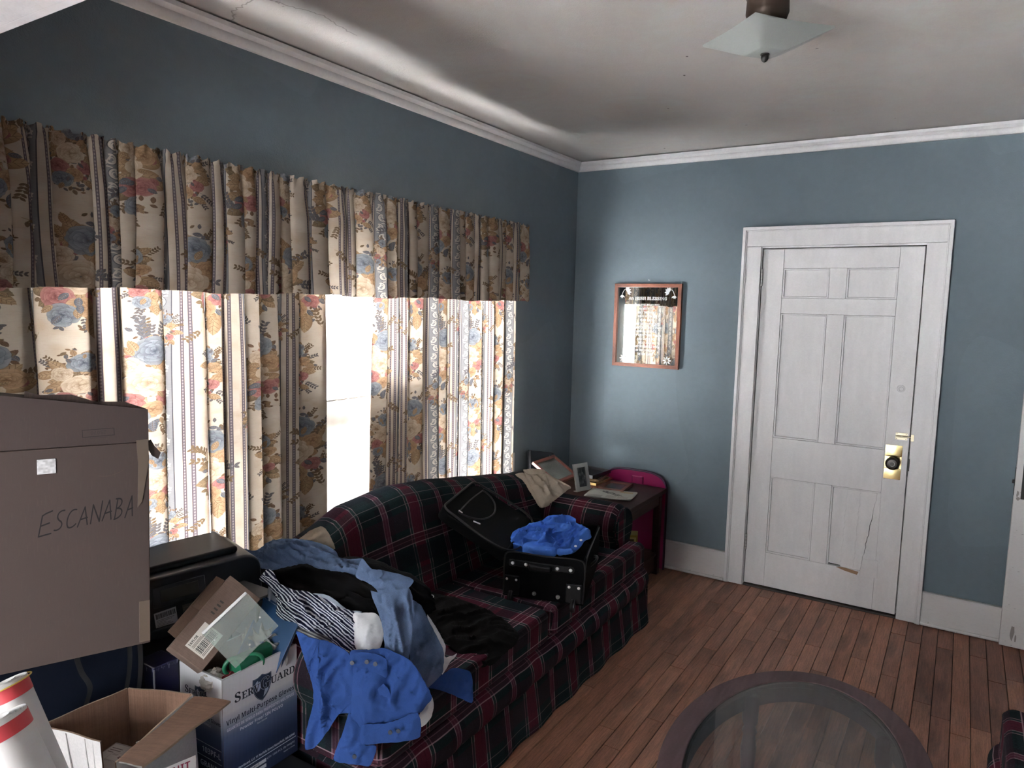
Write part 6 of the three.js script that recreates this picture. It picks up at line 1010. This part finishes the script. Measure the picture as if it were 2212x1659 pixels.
// ---------------------------------------------------------------- open black carry-on suitcase on the seat
{
  const L = V(0.702, 0.462, 1.922), Rr = V(1.026, 0.454, 1.812), ux = Rr.clone().sub(L), W = ux.length(), x = ux.clone().normalize();
  let z = V(0.31, 0, 0.95); z.addScaledVector(x, -z.dot(x)).normalize(); const y = z.clone().cross(x);
  const s = thing('suitcase', 'open black fabric carry-on suitcase lying on the sofa seat', 'suitcase');
  s.applyMatrix4(new THREE.Matrix4().makeBasis(x, y, z).setPosition(L));
  const H = 0.192, D = 0.50, nylon = phy({ color: new THREE.Color(0.006, 0.006, 0.007), specularIntensity: 0.12, roughness: 0.8, bumpMap: weaveBump, bumpScale: 0.0004 }), rubber = phy({ color: new THREE.Color(0.010, 0.010, 0.011), specularIntensity: 0.5, roughness: 0.42 }), pipe = phy({ color: new THREE.Color(0.022, 0.021, 0.021), specularIntensity: 0.4, roughness: 0.4 });
  const rivet = std({ color: new THREE.Color(0.95, 0.95, 0.94), metalness: 0.35, roughness: 0.3 });
  // tub: rounded walls and floor
  const T = 0.012;
  obj('shell', [new RoundedBoxGeometry(W, H, T, 3, 0.006).translate(W / 2, H / 2, -T / 2), new RoundedBoxGeometry(W, H, T, 3, 0.006).translate(W / 2, H / 2, -D + T / 2), new RoundedBoxGeometry(T, H, D, 3, 0.006).translate(T / 2, H / 2, -D / 2), new RoundedBoxGeometry(T, H, D, 3, 0.006).translate(W - T / 2, H / 2, -D / 2), new RoundedBoxGeometry(W, T, D, 3, 0.005).translate(W / 2, T / 2, -D / 2)], nylon, s);
  obj('piping', [tube([[0.004, 0.01, 0.001], [0.003, H - 0.03, 0.002], [0.012, H - 0.004, 0.002], [W / 2, H - 0.001, 0.003], [W - 0.012, H - 0.004, 0.002], [W - 0.003, H - 0.03, 0.002], [W - 0.004, 0.01, 0.001]], 0.0032, 120, 8), tube([[W - 0.003, 0.01, -0.01], [W - 0.001, H - 0.03, -0.005], [W - 0.001, H - 0.004, -0.03], [W - 0.001, H - 0.002, -D + 0.03]], 0.003, 80, 8)], pipe, s);
  obj('packed_clothes', (() => { const g = new THREE.SphereGeometry(1, 40, 20, 0, 6.283, 0, 1.57), p = g.attributes.position; for (let i = 0; i < p.count; i++) { const X = p.getX(i), Y = p.getY(i), Z = p.getZ(i), k = Math.pow(Math.max(Math.abs(X), Math.abs(Z)) / (Math.hypot(X, Z) + 1e-6), -0.6), q = 1 + 0.12 * ns(X * 3, Y * 3, Z * 3); p.setXYZ(i, W / 2 + X * (W / 2 - T - 0.006) * Math.min(k, 1.15), 0.12 + Y * 0.03 * q, -D / 2 + Z * (D / 2 - T - 0.006) * Math.min(k, 1.15)); } g.computeVertexNormals(); return g; })(), phy({ color: new THREE.Color(0.010, 0.010, 0.011), specularIntensity: 0.2, roughness: 0.9 }), s);
  // carry handle
  const hy = 0.148, hdl = obj('handle', [new RoundedBoxGeometry(0.27, 0.026, 0.006, 3, 0.003).translate(W * 0.46, hy, 0.003), (() => { const g = new RoundedBoxGeometry(0.10, 0.028, 0.02, 4, 0.009), p = g.attributes.position; for (let i = 0; i < p.count; i++) { const q = p.getX(i) / 0.05; p.setZ(i, p.getZ(i) + 0.014 * (1 - q * q)); } g.computeVertexNormals(); return g.translate(W * 0.46, hy - 0.006, 0.010); })()], rubber, s);
  for (const q of [-0.118, -0.062, 0.070, 0.125]) obj('rivet', [new THREE.SphereGeometry(0.0075, 18, 12).scale(1, 1, 0.55).translate(W * 0.46 + q, hy, 0.0075)], rivet, hdl);
  obj('washer', [-0.118, -0.062, 0.070, 0.125].map((q) => new THREE.TorusGeometry(0.0125, 0.0032, 8, 26).translate(W * 0.46 + q, hy, 0.005)), rubber, hdl);
  // wheel housings with wheels
  for (const [q, f] of [[0.038, 0], [W - 0.042, 1]]) {
    const h = obj('wheel_housing', new RoundedBoxGeometry(0.066, 0.082, 0.012, 3, 0.005).translate(q, 0.052, 0.004), rubber, s);
    for (const k of [-0.02, 0.02]) obj('rivet', new THREE.SphereGeometry(f ? 0.0062 : 0.0055, 16, 10).scale(1, 1, 0.5).translate(q + k, 0.078, 0.0105), f ? rivet : steel, h);
    obj('wheel', [cyl(0.026, 0.026, 0.018, 26).rotateZ(Math.PI / 2).translate(q, 0.004, 0.018), new THREE.TorusGeometry(0.022, 0.006, 8, 26).rotateY(Math.PI / 2).translate(q, 0.004, 0.018)], rubber, h);
  }
  for (const k of [0.135, 0.235]) obj('foot_stud', [cyl(0.008, 0.009, 0.006, 18).rotateX(Math.PI / 2).translate(k, 0.026, 0.003), new THREE.SphereGeometry(0.004, 12, 8).translate(k, 0.026, 0.007)], steel, s);
  obj('side_handle', tube([[W, 0.11, -0.30], [W + 0.016, 0.12, -0.27], [W + 0.018, 0.12, -0.22], [W, 0.11, -0.18]], 0.006, 24, 8), rubber, s);
  // lid, hinged along the left long side and leaning on the sofa back
  const toL = (p) => V(...p).applyMatrix4(s.matrix.clone().invert());
  s.updateMatrix();
  const A = V(0.004, H, -0.01), B = V(0.004, H, -D + 0.01), out = V(0.425, 0.812, 1.965).applyMatrix4(s.matrix.clone().invert()).sub(A);
  const lx = B.clone().sub(A).normalize(), Hl = out.length(); let ly = out.clone(); ly.addScaledVector(lx, -ly.dot(lx)).normalize(); const lz = lx.clone().cross(ly);
  const skew = out.dot(lx);
  const lm = new THREE.Matrix4().makeBasis(lx, ly, lz).setPosition(A);
  const Ll = B.clone().sub(A).length(), hgt = out.dot(ly);
  const rrect = (w, h, r) => { const q = new THREE.Shape(); q.moveTo(0, 0); q.lineTo(w, 0); q.lineTo(w, h - r); q.quadraticCurveTo(w, h, w - r, h); q.lineTo(r, h); q.quadraticCurveTo(0, h, 0, h - r); return q; };
  const lid = obj('lid', new THREE.ExtrudeGeometry(rrect(Ll, hgt, 0.05), { depth: 0.03, bevelEnabled: true, bevelSize: 0.006, bevelThickness: 0.008, bevelSegments: 4, curveSegments: 14 }).translate(0, 0, -0.045).applyMatrix4(lm), nylon, s);
  const ring = rrect(Ll, hgt, 0.05).getPoints(14).map((p) => V(p.x, p.y, 0.002).applyMatrix4(lm));
  obj('zip_edge', [tube(ring, 0.005, 140, 8, true)], pipe, lid);
  const arcP = []; for (let i = 0; i <= 20; i++) { const a = i / 20 * Math.PI; arcP.push(V(Ll * 0.5 - Math.cos(a) * Ll * 0.40, hgt * 0.80 - Math.sin(a) * hgt * 0.36, 0.004).applyMatrix4(lm)); }
  obj('pocket_zip', [tube(arcP, 0.004, 60, 7), tube([[Ll * 0.1, hgt * 0.80, 0.004], [Ll * 0.5, hgt * 0.815, 0.005], [Ll * 0.9, hgt * 0.80, 0.004]].map((p) => V(...p).applyMatrix4(lm)), 0.003, 40, 6)], pipe, lid);
  obj('zip_pull', [new RoundedBoxGeometry(0.008, 0.034, 0.004, 2, 0.0015).rotateZ(0.5).translate(0.05, hgt * 0.52, 0.01).applyMatrix4(lm), new RoundedBoxGeometry(0.006, 0.02, 0.004, 2, 0.0015).translate(0.052, hgt * 0.78, 0.01).applyMatrix4(lm)], rivet, lid);
}
scene.updateMatrixWorld(true);
renderer.render(scene, camera);
